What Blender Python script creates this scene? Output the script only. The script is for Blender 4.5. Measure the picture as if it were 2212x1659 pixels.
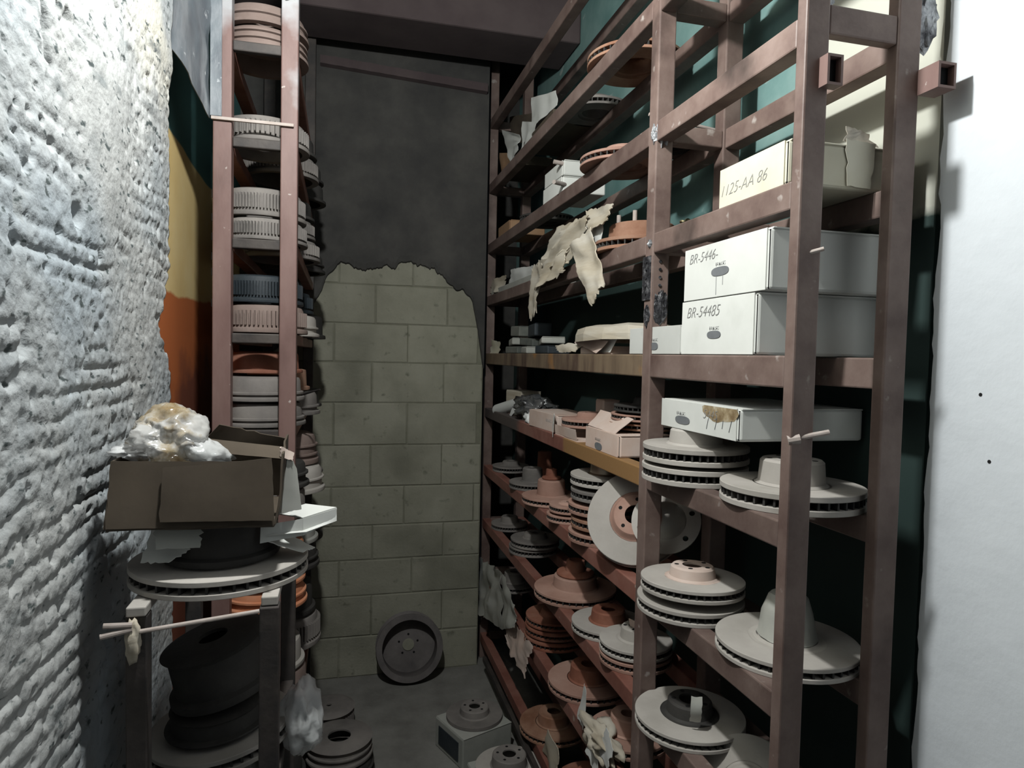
import bpy, bmesh, math, random
import numpy as np
from mathutils import Vector, Matrix, Euler, noise as mn

for o in list(bpy.data.objects): bpy.data.objects.remove(o)
scene = bpy.context.scene
COL = scene.collection
R = math.radians

# ------------------------------------------------------------------ camera
def cam_axes(yaw, pitch, roll):
    f = Vector((math.sin(yaw)*math.cos(pitch), math.cos(yaw)*math.cos(pitch), -math.sin(pitch)))
    r = Vector((math.cos(yaw), -math.sin(yaw), 0)); u = r.cross(f)
    c, s = math.cos(roll), math.sin(roll)
    return c*r+s*u, c*u-s*r, f
cd = bpy.data.cameras.new('camera'); cam = bpy.data.objects.new('camera', cd); COL.objects.link(cam)
r_, u_, f_ = cam_axes(R(14.35), R(2.4), R(1.26))
M = Matrix.Identity(4)
for i in range(3):
    M[i][0] = r_[i]; M[i][1] = u_[i]; M[i][2] = -f_[i]
M.translation = (0, 0, 1.5)
cam.matrix_world = M
cd.sensor_width = 36; cd.lens = 36*1450/2212; cd.clip_start = .02
scene.camera = cam
# ------------------------------------------------------------------ light
w = bpy.data.worlds.new('world'); scene.world = w; w.use_nodes = True
bg = w.node_tree.nodes['Background']; bg.inputs[0].default_value = (.62, .78, .9, 1); bg.inputs[1].default_value = .02
ld = bpy.data.lights.new('ceiling_lamp', 'POINT'); ld.energy = 74; ld.shadow_soft_size = .035; ld.color = (.98, 1.0, .98)
lo = bpy.data.objects.new('ceiling_lamp', ld); COL.objects.link(lo); lo.location = (-.03, .92, 2.46)
ad = bpy.data.lights.new('doorway_daylight', 'AREA'); ad.energy = .35; ad.shape = 'RECTANGLE'; ad.size = 1.0; ad.size_y = 1.9; ad.color = (.88, .96, 1.0)
ao = bpy.data.objects.new('doorway_daylight', ad); COL.objects.link(ao); ao.location = (.2, -1.6, 1.5); ao.rotation_euler = (R(90), 0, 0)
scene.view_settings.view_transform = 'Standard'; scene.view_settings.look = 'None'
scene.view_settings.gamma = 1; scene.view_settings.use_curve_mapping = False
scene.view_settings.exposure = 0.25

# ------------------------------------------------------------------ materials
def mat(name, cols, scale=8, rough=.75, bump=.15, bscale=60, metal=0, spec=.3, detail=6, lo=.35, hi=.65,
        stretch=(1, 1, 1), world=False, var=.12, alpha=None, trans=0, extra=None, bdist=.002):
    m = bpy.data.materials.new(name); m.use_nodes = True
    nt = m.node_tree; N = nt.nodes; Lk = nt.links
    b = N['Principled BSDF']
    geo = N.new('ShaderNodeNewGeometry') if world else N.new('ShaderNodeTexCoord')
    out = geo.outputs['Position'] if world else geo.outputs['Object']
    oi = N.new('ShaderNodeObjectInfo')
    mp = N.new('ShaderNodeMapping'); mp.inputs['Scale'].default_value = stretch
    Lk.new(out, mp.inputs['Vector'])
    if not world:
        cmb = N.new('ShaderNodeVectorMath'); cmb.operation = 'SCALE'; cmb.inputs[0].default_value = (7, 5, 3)
        Lk.new(oi.outputs['Random'], cmb.inputs['Scale']); Lk.new(cmb.outputs[0], mp.inputs['Location'])
    nz = N.new('ShaderNodeTexNoise'); nz.inputs['Scale'].default_value = scale; nz.inputs['Detail'].default_value = detail
    nz.inputs['Roughness'].default_value = .62
    Lk.new(mp.outputs[0], nz.inputs['Vector'])
    cr = N.new('ShaderNodeValToRGB'); el = cr.color_ramp.elements
    n = len(cols)
    while len(el) < n: el.new(.5)
    for i, c in enumerate(cols):
        el[i].position = lo+(hi-lo)*i/max(1, n-1); el[i].color = (*c, 1)
    Lk.new(nz.outputs['Fac'], cr.inputs[0])
    hsv = N.new('ShaderNodeHueSaturation')
    mr = N.new('ShaderNodeMapRange'); mr.inputs['To Min'].default_value = .70*(1-var); mr.inputs['To Max'].default_value = .70*(1+var)
    Lk.new(oi.outputs['Random'], mr.inputs[0]); Lk.new(mr.outputs[0], hsv.inputs['Value'])
    col = cr.outputs[0]
    if extra: col = extra(nt, col, out)
    Lk.new(col, hsv.inputs['Color'])
    Lk.new(hsv.outputs[0], b.inputs['Base Color'])
    b.inputs['Roughness'].default_value = rough; b.inputs['Metallic'].default_value = metal
    b.inputs['Specular IOR Level'].default_value = spec
    if alpha is not None: b.inputs['Alpha'].default_value = alpha
    if trans: b.inputs['Transmission Weight'].default_value = trans
    if bump:
        n2 = N.new('ShaderNodeTexNoise'); n2.inputs['Scale'].default_value = bscale; n2.inputs['Detail'].default_value = 5
        Lk.new(mp.outputs[0], n2.inputs['Vector'])
        bp = N.new('ShaderNodeBump'); bp.inputs['Strength'].default_value = bump; bp.inputs['Distance'].default_value = bdist
        Lk.new(n2.outputs['Fac'], bp.inputs['Height']); Lk.new(bp.outputs[0], b.inputs['Normal'])
    return m

def overlay(col2, scale, lo, hi, seed=0, zlim=None, stretch=(1, 1, 1), axis=2, also=None):
    """stain or painted-shade layer: noise patches of col2, optionally only where position[axis] is past zlim (soft, ragged)"""
    def fn(nt, col, vec):
        N, Lk = nt.nodes, nt.links
        mp = N.new('ShaderNodeMapping'); mp.inputs['Scale'].default_value = stretch; mp.inputs['Location'].default_value = (seed, seed*.7, seed*.3)
        Lk.new(vec, mp.inputs[0])
        nz = N.new('ShaderNodeTexNoise'); nz.inputs['Scale'].default_value = scale; nz.inputs['Detail'].default_value = 7
        Lk.new(mp.outputs[0], nz.inputs['Vector'])
        src = nz.outputs['Fac']
        if zlim is not None:
            sx = N.new('ShaderNodeSeparateXYZ'); Lk.new(vec, sx.inputs[0])
            sub = N.new('ShaderNodeMath'); sub.operation = 'SUBTRACT'; sub.inputs[1].default_value = zlim[0]
            Lk.new(sx.outputs[axis], sub.inputs[0])
            mul = N.new('ShaderNodeMath'); mul.operation = 'MULTIPLY'; mul.inputs[1].default_value = zlim[1]
            Lk.new(sub.outputs[0], mul.inputs[0])
            ad = N.new('ShaderNodeMath'); ad.operation = 'ADD'; Lk.new(mul.outputs[0], ad.inputs[0]); Lk.new(src, ad.inputs[1])
            src = ad.outputs[0]
            if also:
                s2 = N.new('ShaderNodeMath'); s2.operation = 'SUBTRACT'; s2.inputs[1].default_value = also[0]; Lk.new(sx.outputs[2], s2.inputs[0])
                m2 = N.new('ShaderNodeMath'); m2.operation = 'MULTIPLY'; m2.inputs[1].default_value = also[1]; Lk.new(s2.outputs[0], m2.inputs[0])
                n2 = N.new('ShaderNodeMath'); n2.operation = 'MINIMUM'; n2.inputs[1].default_value = 0; Lk.new(m2.outputs[0], n2.inputs[0])
                a2 = N.new('ShaderNodeMath'); a2.operation = 'ADD'; Lk.new(n2.outputs[0], a2.inputs[0]); Lk.new(src, a2.inputs[1]); src = a2.outputs[0]
        mr = N.new('ShaderNodeMapRange'); mr.inputs['From Min'].default_value = lo; mr.inputs['From Max'].default_value = hi
        Lk.new(src, mr.inputs[0])
        mx = N.new('ShaderNodeMix'); mx.data_type = 'RGBA'
        Lk.new(mr.outputs[0], mx.inputs['Factor']); Lk.new(col, mx.inputs[6]); mx.inputs[7].default_value = (*col2, 1)
        return mx.outputs[2]
    return fn
def chain(*fs):
    def fn(nt, col, vec):
        for f in fs: col = f(nt, col, vec)
        return col
    return fn

MAT = {}
MAT['paint'] = mat('brown_red_oxide_paint', [(.12, .075, .065), (.20, .14, .12), (.27, .20, .175)], 9, .55, .25, 90, spec=.4, lo=.3, hi=.72,
                   extra=chain(overlay((.42, .37, .34), 26, .66, .74, 3), overlay((.05, .035, .03), 5, .6, .75, 8)))
MAT['paint_red'] = mat('red_oxide_paint', [(.19, .065, .045), (.28, .12, .09), (.34, .17, .135)], 8, .55, .25, 90, spec=.4, lo=.3, hi=.7,
                       extra=overlay((.50, .42, .36), 30, .68, .74, 5))
MAT['paint_pink'] = mat('faded_red_oxide_paint', [(.13, .072, .062), (.20, .118, .104), (.25, .16, .14)], 7, .55, .2, 90, spec=.4, lo=.3, hi=.7, stretch=(1, 1, .4),
                        extra=chain(overlay((.36, .36, .37), 6, .50, .66, 2, (2.25, 1.2)), overlay((.62, .56, .52), 40, .70, .76, 5)))
MAT['paint_dark'] = mat('blackish_steel', [(.035, .034, .034), (.065, .055, .05), (.10, .085, .075)], 12, .6, .3, 90, lo=.3, hi=.7)
MAT['stained'] = mat('stained_rail', [(.17, .12, .08), (.26, .19, .125), (.10, .06, .045)], 6, .7, .3, 60, stretch=(1, 1, .3),
                     extra=overlay((.45, .20, .05), 5, .55, .66, 4))
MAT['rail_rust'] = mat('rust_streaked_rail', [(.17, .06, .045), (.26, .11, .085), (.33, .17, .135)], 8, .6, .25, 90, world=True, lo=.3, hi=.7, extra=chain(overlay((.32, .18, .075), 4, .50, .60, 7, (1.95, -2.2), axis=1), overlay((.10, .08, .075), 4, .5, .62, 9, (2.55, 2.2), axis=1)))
MAT['iron'] = mat('dusty_cast_iron', [(.15, .14, .13), (.23, .21, .195), (.30, .275, .25)], 7, .82, .2, 120, lo=.3, hi=.7)
MAT['iron_pale'] = mat('pale_dusty_cast_iron', [(.40, .375, .335), (.50, .465, .425), (.58, .545, .50)], 5, .85, .15, 120, lo=.3, hi=.7)
MAT['iron_pink'] = mat('rust_dusted_iron', [(.20, .145, .125), (.26, .195, .17), (.32, .25, .22)], 6, .85, .2, 120, lo=.3, hi=.7)
MAT['iron_rose'] = mat('rusty_warm_lit_iron', [(.33, .185, .14), (.46, .275, .215), (.55, .36, .29)], 6, .85, .2, 120, lo=.3, hi=.7)  # red bounce light put into the colour of dusty, rusty iron
MAT['rust'] = mat('rusty_iron', [(.26, .12, .07), (.38, .21, .14), (.46, .30, .21)], 9, .85, .3, 120, lo=.3, hi=.7)
MAT['rust_red'] = mat('red_rust_iron', [(.22, .075, .045), (.34, .14, .09), (.42, .22, .16)], 8, .85, .3, 120, lo=.3, hi=.7)
MAT['rust_orange'] = mat('orange_primer_iron', [(.50, .17, .07), (.62, .25, .13), (.66, .33, .2)], 6, .7, .2, 120, lo=.3, hi=.7)
MAT['iron_mid'] = mat('worn_grey_brown_iron', [(.11, .10, .10), (.16, .145, .14), (.21, .19, .185)], 9, .7, .3, 120, lo=.3, hi=.7)
MAT['iron_dark'] = mat('dark_cast_iron', [(.032, .030, .029), (.05, .047, .044), (.075, .07, .064)], 9, .75, .3, 120, lo=.3, hi=.7)
MAT['iron_blue'] = mat('blue_black_iron', [(.022, .03, .038), (.035, .046, .055), (.055, .062, .07)], 9, .6, .3, 120, lo=.3, hi=.7)
MAT['iron_shiny'] = mat('machined_iron', [(.30, .22, .15), (.42, .34, .26), (.5, .42, .34)], 14, .35, .1, 120, metal=.8, lo=.3, hi=.7, stretch=(1, 1, .1))
MAT['carton'] = mat('white_carton', [(.66, .67, .63), (.74, .75, .71), (.79, .80, .76)], 5, .75, .08, 60, lo=.3, hi=.6,
                    extra=overlay((.50, .50, .46), 7, .60, .78, 6))
MAT['carton_cream'] = mat('cream_carton', [(.66, .61, .46), (.74, .70, .55), (.78, .75, .62)], 5, .75, .08, 60, lo=.3, hi=.6)
MAT['carton_grey'] = mat('dusty_grey_carton', [(.34, .35, .32), (.42, .43, .39), (.48, .48, .44)], 6, .85, .08, 60, lo=.3, hi=.6)
MAT['carton_pink'] = mat('warm_lit_carton', [(.66, .46, .37), (.76, .58, .49), (.82, .67, .59)], 6, .85, .08, 60, lo=.3, hi=.6)  # white carton with the warm reddish light put into its colour
MAT['card_brown'] = mat('brown_cardboard', [(.060, .046, .032), (.085, .066, .047), (.11, .085, .06)], 6, .85, .1, 80, lo=.3, hi=.7)
MAT['card_orange'] = mat('orange_brown_cardboard', [(.34, .19, .10), (.42, .26, .15), (.48, .32, .2)], 6, .85, .1, 80, lo=.3, hi=.7)
MAT['card_pale'] = mat('pale_torn_cardboard', [(.45, .38, .27), (.58, .52, .42), (.66, .62, .54)], 9, .85, .3, 80, lo=.3, hi=.7, stretch=(1, .3, 2))
MAT['paper'] = mat('white_paper', [(.70, .71, .68), (.78, .79, .76), (.82, .83, .81)], 5, .8, .1, 60, lo=.3, hi=.6)
MAT['plastic'] = mat('clear_plastic_bag', [(.78, .80, .79), (.85, .86, .85), (.9, .9, .9)], 9, .18, .5, 25, spec=.8, alpha=.62, bdist=.01)
MAT['plastic_amber'] = mat('yellowed_plastic_bag', [(.42, .29, .13), (.60, .49, .32), (.84, .83, .80)], 14, .18, .5, 25, spec=.8, alpha=.62, bdist=.01, lo=.36, hi=.56)
MAT['plastic_dark'] = mat('dark_plastic_bag', [(.05, .055, .06), (.12, .12, .12), (.2, .2, .2)], 12, .25, .6, 30, spec=.7, bdist=.01)
MAT['plastic_grey'] = mat('dusty_plastic_wrap', [(.42, .42, .38), (.52, .52, .47), (.58, .58, .54)], 7, .3, .3, 30, spec=.6)
MAT['ink'] = mat('grey_printing_ink', [(.16, .17, .18), (.22, .23, .24)], 30, .8, 0, lo=.3, hi=.7, var=0)
MAT['ink_pale'] = mat('faded_printing_ink', [(.40, .41, .41), (.50, .51, .50)], 60, .8, 0, lo=.3, hi=.7, var=0)
MAT['pencil'] = mat('pencil_writing', [(.26, .26, .25), (.36, .36, .35)], 40, .8, 0, lo=.3, hi=.7, var=0)
MAT['black'] = mat('black_gap', [(.006, .006, .007), (.012, .012, .012)], 10, .9, 0)
MAT['weld'] = mat('welded_silver_lumps', [(.10, .10, .11), (.34, .35, .37), (.6, .62, .64)], 40, .4, .8, 120, metal=.5, lo=.35, hi=.65, bdist=.004)
MAT['tar'] = mat('black_scorched_weld', [(.015, .015, .018), (.05, .05, .055), (.30, .30, .31)], 60, .35, .9, 120, lo=.35, hi=.7, bdist=.004)
MAT['rod'] = mat('pale_dusty_rod', [(.45, .38, .34), (.56, .49, .45)], 30, .7, .2, 120)
MAT['green_grey'] = mat('grey_green_box', [(.10, .11, .10), (.16, .17, .15), (.22, .22, .2)], 8, .7, .1, 80)
MAT['brass'] = mat('tarnished_brass', [(.16, .13, .07), (.33, .28, .16)], 30, .5, .3, 90, metal=.6)
# walls
def rough_extra(nt, col, vec):
    return chain(overlay((.40, .445, .475), 2.2, .42, .62, 1, stretch=(1, 1, 1)),
                 overlay((.74, .71, .61), 3.1, .60, .74, 11, (1.9, .35)),
                 overlay((.10, .12, .12), 60, .60, .68, 21, stretch=(1, .6, 1.3)), overlay((.25, .27, .27), 14, .60, .72, 33, stretch=(1, .5, 1.6)))(nt, col, vec)
MAT['rough'] = mat('rough_pitted_plaster', [(.40, .41, .405), (.50, .51, .50), (.59, .60, .59)], 16, .9, .55, 120, world=True, lo=.3, hi=.65, extra=rough_extra, var=0, bdist=.003, spec=.2)
MAT['white_wall'] = mat('white_painted_plaster', [(.76, .80, .84), (.82, .86, .90)], 3, .7, .35, 14, world=True, var=0, bdist=.01)
MAT['teal'] = mat('teal_wall_paint_low_shade', [(.13, .25, .24), (.18, .31, .295), (.24, .37, .35)], 4, .7, .3, 30, world=True, var=0,
                  extra=chain(overlay((.42, .48, .46), 15, .66, .72, 2, stretch=(1, .5, 1)),
                              overlay((.60, .60, .52), 6, .50, .62, 5, (1.28, -2.2), axis=1, also=(1.80, 4)), overlay((.030, .055, .050), 5, .46, .56, 15, (1.78, -4))))  # ragged dark band low down: shade behind the loaded shelves put into the colour
MAT['recess'] = mat('yellow_rust_wall', [(.86, .62, .26), (.92, .70, .33), (.96, .78, .42)], 3, .75, .2, 40, world=True, var=0, lo=.3, hi=.7,
                    extra=chain(overlay((.60, .17, .05), 2.2, .47, .53, 3, (1.655, -7)),
                                overlay((.25, .075, .04), 3.5, .54, .70, 9, (1.56, -1.0)),
                                overlay((.10, .25, .25), 1.2, .48, .54, 5, (2.04, 9))))
MAT['block'] = mat('limewashed_block', [(.27, .265, .205), (.33, .325, .255), (.38, .375, .30)], 5, .9, .45, 90, world=True, var=.05, lo=.3, hi=.7, bdist=.004,
                   extra=chain(overlay((.15, .15, .11), 22, .62, .76, 3), overlay((.20, .20, .155), 2.5, .52, .72, 7)))
MAT['mortar'] = mat('dirty_mortar', [(.19, .19, .14), (.25, .25, .19)], 20, .95, .5, 90, world=True, var=0)
MAT['plaster_dark'] = mat('sooty_plaster', [(.045, .045, .044), (.07, .068, .064), (.10, .096, .088)], 5, .9, .5, 60, world=True, var=0, lo=.3, hi=.7, bdist=.004)
MAT['concrete'] = mat('dusty_concrete_floor', [(.17, .165, .15), (.24, .235, .215), (.30, .295, .27)], 6, .92, .5, 70, world=True, var=0, lo=.3, hi=.7, bdist=.004)
MAT['ceil'] = mat('sooty_ceiling', [(.035, .032, .04), (.06, .055, .065)], 5, .95, .3, 40, world=True, var=0)
MAT['beam'] = mat('brown_concrete_beam', [(.08, .06, .062), (.11, .085, .085)], 5, .95, .3, 40, world=True, var=0)
MAT['sheet'] = mat('pale_spotted_sheet', [(.085, .10, .12), (.14, .165, .185), (.24, .26, .28)], 10, .35, .4, 30, spec=.6, stretch=(1, 1, .5),
                   extra=overlay((.8, .82, .83), 22, .66, .72, 3), bdist=.006)  # pale noise spots over the grey

# ------------------------------------------------------------------ geometry
class G:
    def __init__(s): s.V = []; s.F = []
    def add(s, V, F):
        n = len(s.V); s.V += [tuple(v) for v in V]; s.F += [tuple(i+n for i in f) for f in F]; return s
    def box(s, a, b, M=None):
        x0, y0, z0 = a; x1, y1, z1 = b
        V = [Vector(v) for v in ((x0,y0,z0),(x1,y0,z0),(x1,y1,z0),(x0,y1,z0),(x0,y0,z1),(x1,y0,z1),(x1,y1,z1),(x0,y1,z1))]
        if M: V = [M@v for v in V]
        return s.add(V, [(0,3,2,1),(4,5,6,7),(0,1,5,4),(1,2,6,5),(2,3,7,6),(3,0,4,7)])
    def lathe(s, prof, n=48, closed=False):
        m = len(prof); V = []; F = []
        for i in range(n):
            a = 2*math.pi*i/n
            for r, z in prof: V.append((r*math.cos(a), r*math.sin(a), z))
        rng = m if closed else m-1
        for i in range(n):
            j = (i+1) % n
            for k in range(rng):
                l = (k+1) % m
                F.append((i*m+k, j*m+k, j*m+l, i*m+l))
        return s.add(V, F)
    def cyl(s, p, q, r, n=10, r2=None):
        p = Vector(p); q = Vector(q); d = (q-p).normalized(); a = d.orthogonal().normalized(); b = d.cross(a)
        r2 = r if r2 is None else r2
        V = [p+(a*math.cos(2*math.pi*i/n)+b*math.sin(2*math.pi*i/n))*r for i in range(n)]
        V += [q+(a*math.cos(2*math.pi*i/n)+b*math.sin(2*math.pi*i/n))*r2 for i in range(n)]
        F = [(i, (i+1) % n, n+(i+1) % n, n+i) for i in range(n)]+[tuple(range(n))[::-1], tuple(range(n, 2*n))]
        return s.add(V, F)
    def obj(s, name, m, parent=None, smooth=False, bevel=0, loc=None):
        me = bpy.data.meshes.new(name); me.from_pydata(s.V, [], s.F); me.update()
        o = bpy.data.objects.new(name, me); COL.objects.link(o)
        if m: me.materials.append(MAT[m] if isinstance(m, str) else m)
        if smooth:
            for p in me.polygons: p.use_smooth = True
            md = o.modifiers.new('es', 'EDGE_SPLIT'); md.split_angle = R(35)
        if bevel:
            md = o.modifiers.new('b', 'BEVEL'); md.width = bevel; md.segments = 2; md.limit_method = 'ANGLE'
        if parent: o.parent = parent
        if loc: o.location = loc
        return o
def tag(o, label=None, cat=None, group=None, kind=None):
    if label: o['label'] = label
    if cat: o['category'] = cat
    if group: o['group'] = group
    if kind: o['kind'] = kind
    return o
def thing(name, label, cat, loc, rot=(0, 0, 0), group=None):
    o = bpy.data.objects.new(name, None); COL.objects.link(o); o.location = loc; o.rotation_euler = rot
    o.empty_display_size = .02
    return tag(o, label, cat, group)

# ------------------------------------------------------------------ setting
def struct(o, parent=None):
    o['kind'] = 'structure'; return o
struct(G().box((-.7, -1.2, -.1), (1.3, 3.9, 0)).obj('floor', 'concrete'))
struct(G().box((-.7, -1.2, 3.05), (1.3, 3.9, 3.15)).obj('ceiling', 'ceil'))
struct(G().box((-.419, 2.72, 2.815), (.961, 3.0, 3.049)).obj('trim_1', 'beam', bevel=.008))
# near left wall: rough pitted plaster with hacked horizontal grooves, real relief
rs = np.random.RandomState(4)
def vnoise(Y, Z, fy, fz, seed):
    r = np.random.RandomState(seed); g = r.rand(256, 256)
    y = Y*fy+100; z = Z*fz+100
    yi = np.floor(y).astype(int); zi = np.floor(z).astype(int); ty = y-yi; tz = z-zi
    ty = ty*ty*(3-2*ty); tz = tz*tz*(3-2*tz)
    a = g[yi % 256, zi % 256]; b = g[(yi+1) % 256, zi % 256]; c = g[yi % 256, (zi+1) % 256]; d = g[(yi+1) % 256, (zi+1) % 256]
    return (a*(1-ty)+b*ty)*(1-tz)+(c*(1-ty)+d*ty)*tz
ny, nz = 330, 620
yy = np.linspace(.25, 1, ny); zz = np.linspace(.35, 2.75, nz)
Yg, Zg = np.meshgrid(yy, zz, indexing='ij')
edge = 1.612+.004*(vnoise(Zg, Zg, 9, 9, 5)-.5)-.085*np.exp(-((Zg-1.545)/.055)**2)-.03*np.exp(-((Zg-1.63)/.03)**2)-.02*np.exp(-((Zg-2.16)/.03)**2)
Yw = .25+(Yg-.25)/.75*(edge-.25)
warp = .05*vnoise(Yw, Zg, 3, 3, 7)+.018*vnoise(Yw, Zg, 12, 9, 8)
ph = (Zg+warp)/.034
gr = np.abs(np.sin(np.pi*ph))**.55
gm = np.clip((vnoise(Yw, Zg, 7, 16, 9)-.25)*2.2, 0, 1)*np.clip((vnoise(Yw, Zg, 2.0, 1.6, 10)-.28)*3.2, .15, 1)
H = .0065*(gr-1)*gm + .0019*(vnoise(Yw, Zg, 55, 65, 11)-.5) + .0022*(vnoise(Yw, Zg, 120, 130, 12)-.5) + .010*(vnoise(Yw, Zg, 6, 5, 13)-.5)
pit = np.clip(vnoise(Yw, Zg, 75, 55, 14)-.74, 0, 1)*.045; H -= pit*np.clip(gm+.3, 0, 1)
patch_m = np.clip((vnoise(Yw, Zg, 2.5, 2.2, 15)-.62)*8, 0, 1)
H = H*(1-patch_m*.75)+.006*patch_m
hole = np.exp(-(((Yw-1.09)/.012)**2+((Zg-1.685)/.013)**2)); H -= .03*hole
crk = np.exp(-((Yw-(.93+(Zg-2.0)*-.42+.02*(vnoise(Zg, Zg, 12, 12, 16)-.5)))/.006)**2)*(Zg > 1.86)*(Zg < 2.3); H -= .012*crk
Xw = -.362+H
V = np.stack([Xw, Yw, Zg], -1).reshape(-1, 3)
idx = np.arange(ny*nz).reshape(ny, nz)
F = np.stack([idx[:-1, :-1], idx[1:, :-1], idx[1:, 1:], idx[:-1, 1:]], -1).reshape(-1, 4)
nV = len(V)
Vb = np.stack([np.full(nz, -.425), edge[-1], zz], -1)       # return face at the wall's far edge
V = np.vstack([V, Vb]); bi = np.arange(nz)+nV
F2 = np.stack([idx[-1, :-1], bi[:-1], bi[1:], idx[-1, 1:]], -1)
F = np.vstack([F, F2])
me = bpy.data.meshes.new('wall_left'); me.vertices.add(len(V)); me.vertices.foreach_set('co', V.ravel().astype(np.float32))
me.loops.add(F.size); me.loops.foreach_set('vertex_index', F.ravel().astype(np.int32))
me.polygons.add(len(F)); me.polygons.foreach_set('loop_start', np.arange(0, F.size, 4).astype(np.int32)); me.polygons.foreach_set('loop_total', np.full(len(F), 4, np.int32))
me.update(calc_edges=True); me.validate(); me.materials.append(MAT['rough'])
wl = bpy.data.objects.new('wall_left', me); COL.objects.link(wl); struct(wl)
struct(G().box((-.52, -.6, 0), (-.425, 1.45, 3.05)).box((-.425, -.6, 0), (-.37, .26, 3.05)).box((-.425, .26, 0), (-.375, 1.60, .36))
       .box((-.425, .26, 2.74), (-.375, 1.60, 3.05)).obj('wall_left', 'rough'))
struct(G().box((-.52, 1.45, 0), (-.426, 3.9, 3.05)).obj('wall_left', 'recess'))
HOLES = [(0.824, 1.456), (0.804, 1.355)]
# right wall: teal behind the rack, white plaster in front of it
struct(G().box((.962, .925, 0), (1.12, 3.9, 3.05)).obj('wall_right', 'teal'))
g = G(); n = 60
zs = np.linspace(0, 3.05, 160)
for i, z in enumerate(zs):
    e = .915+.008*mn.noise(Vector((0, 3, z*9)))+.004*mn.noise(Vector((0, 3, z*40)))
    g.V += [(.958, -.6, z), (.958, e, z), (1.12, e+.004, z)]
for i in range(len(zs)-1):
    a = i*3; g.F += [(a, a+1, a+4, a+3), (a+1, a+2, a+5, a+4)]
wrn = struct(g.obj('wall_right', 'white_wall'))
for y_, z_ in HOLES: G().cyl((.9575, y_, z_), (.9582, y_, z_), .003, 9).obj('nail_hole', 'black', wrn)
# back wall: blocks (each its own object) below, sooty plaster above
wb = struct(G().box((-.425, 3.128, 0), (.655, 3.26, 3.05)).obj('wall_back', 'mortar'))
courses = [0.0, .190, .379, .545, .705, .885, 1.077, 1.271, 1.456, 1.631, 1.808, 1.96]
rb = random.Random(3)
def block_mesh(x0, x1, z0, z1, seed):
    r = random.Random(seed); g = G()
    y0 = 3.1245+r.uniform(-.001, .001); y1 = 3.1285; c = .005
    j = lambda: r.uniform(-.0015, .0015)
    V = [(x0+j(), y1, z0+j()), (x1+j(), y1, z0+j()), (x1+j(), y1, z1+j()), (x0+j(), y1, z1+j())]
    V += [(x0+c+j(), y0+j(), z0+c+j()), (x1-c+j(), y0+j(), z0+c+j()), (x1-c+j(), y0+j(), z1-c+j()), (x0+c+j(), y0+j(), z1-c+j())]
    return g.add(V, [(4, 5, 6, 7), (0, 1, 5, 4), (1, 2, 6, 5), (2, 3, 7, 6), (3, 0, 4, 7)])
offs = [.335, .15, .003, .15, .293, .137, -.029, .14, .30, .152, .32]
for k in range(11):
    z0, z1 = courses[k], courses[k+1]
    x = offs[k]-.33*4
    while x < .655:
        a = max(x, -.42); b = min(x+.33, .655)
        if b-a > .03: block_mesh(a+.0012, b-.0012, z0+.0012, z1-.0012, rb.random()).obj('block', 'block', wb)
        x += .33
pl = [(-.43, 1.30), (-.17, 1.66), (-.095, 1.746), (-.066, 1.829), (.003, 1.905), (.03, 1.90), (.06, 1.878), (.105, 1.873), (.17, 1.885), (.229, 1.89), (.25, 1.905), (.291, 1.915), (.33, 1.913), (.376, 1.904), (.463, 1.856), (.52, 1.80), (.551, 1.80), (.596, 1.754), (.615, 1.67), (.628, 1.603), (.641, 1.52), (.655, 1.44)]
xs = np.linspace(-.425, .656, 150)
zb = np.interp(xs, [p[0] for p in pl], [p[1] for p in pl])
g = G()
for i, x in enumerate(xs):
    z0 = zb[i]+.022*mn.noise(Vector((x*28, 0, 1)))+.010*mn.noise(Vector((x*90, 0, 1)))
    g.V += [(x, 3.1285, z0-.004), (x, 3.1135, z0+.004), (x, 3.108, z0+.03), (x, 3.107, 3.05)]
for i in range(len(xs)-1):
    for k in range(3):
        a = i*4+k; g.F.append((a, a+4, a+5, a+1))
g.V += [(.656, 3.26, 1.44), (.656, 3.26, 3.05), (.656, 3.107, 1.44), (.656, 3.107, 3.05)]; q = len(g.V)-4
g.F.append((q, q+1, q+3, q+2))
g.obj('plaster', 'plaster_dark', wb)
g = G(); 
for i in range(60):
    x0 = -.1+i*.0126; g.V += [(x0, 3.107, 2.745-(x0+.1)*.05), (x0, 3.08+.004*mn.noise(Vector((x0*30, 0, 0))), 2.75-(x0+.1)*.05), (x0, 3.08, 2.785-(x0+.1)*.05+.003*mn.noise(Vector((x0*40, 5, 0)))), (x0, 3.107, 2.79-(x0+.1)*.05)]
for i in range(59):
    for k in range(3): a = i*4+k; g.F.append((a, a+1, a+5, a+4))
tb = g.obj('trim_2', 'beam'); struct(tb)
struct(G().box((.655, 3.72, 0), (.961, 3.8, 3.05)).obj('wall_back', 'plaster_dark'))

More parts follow.
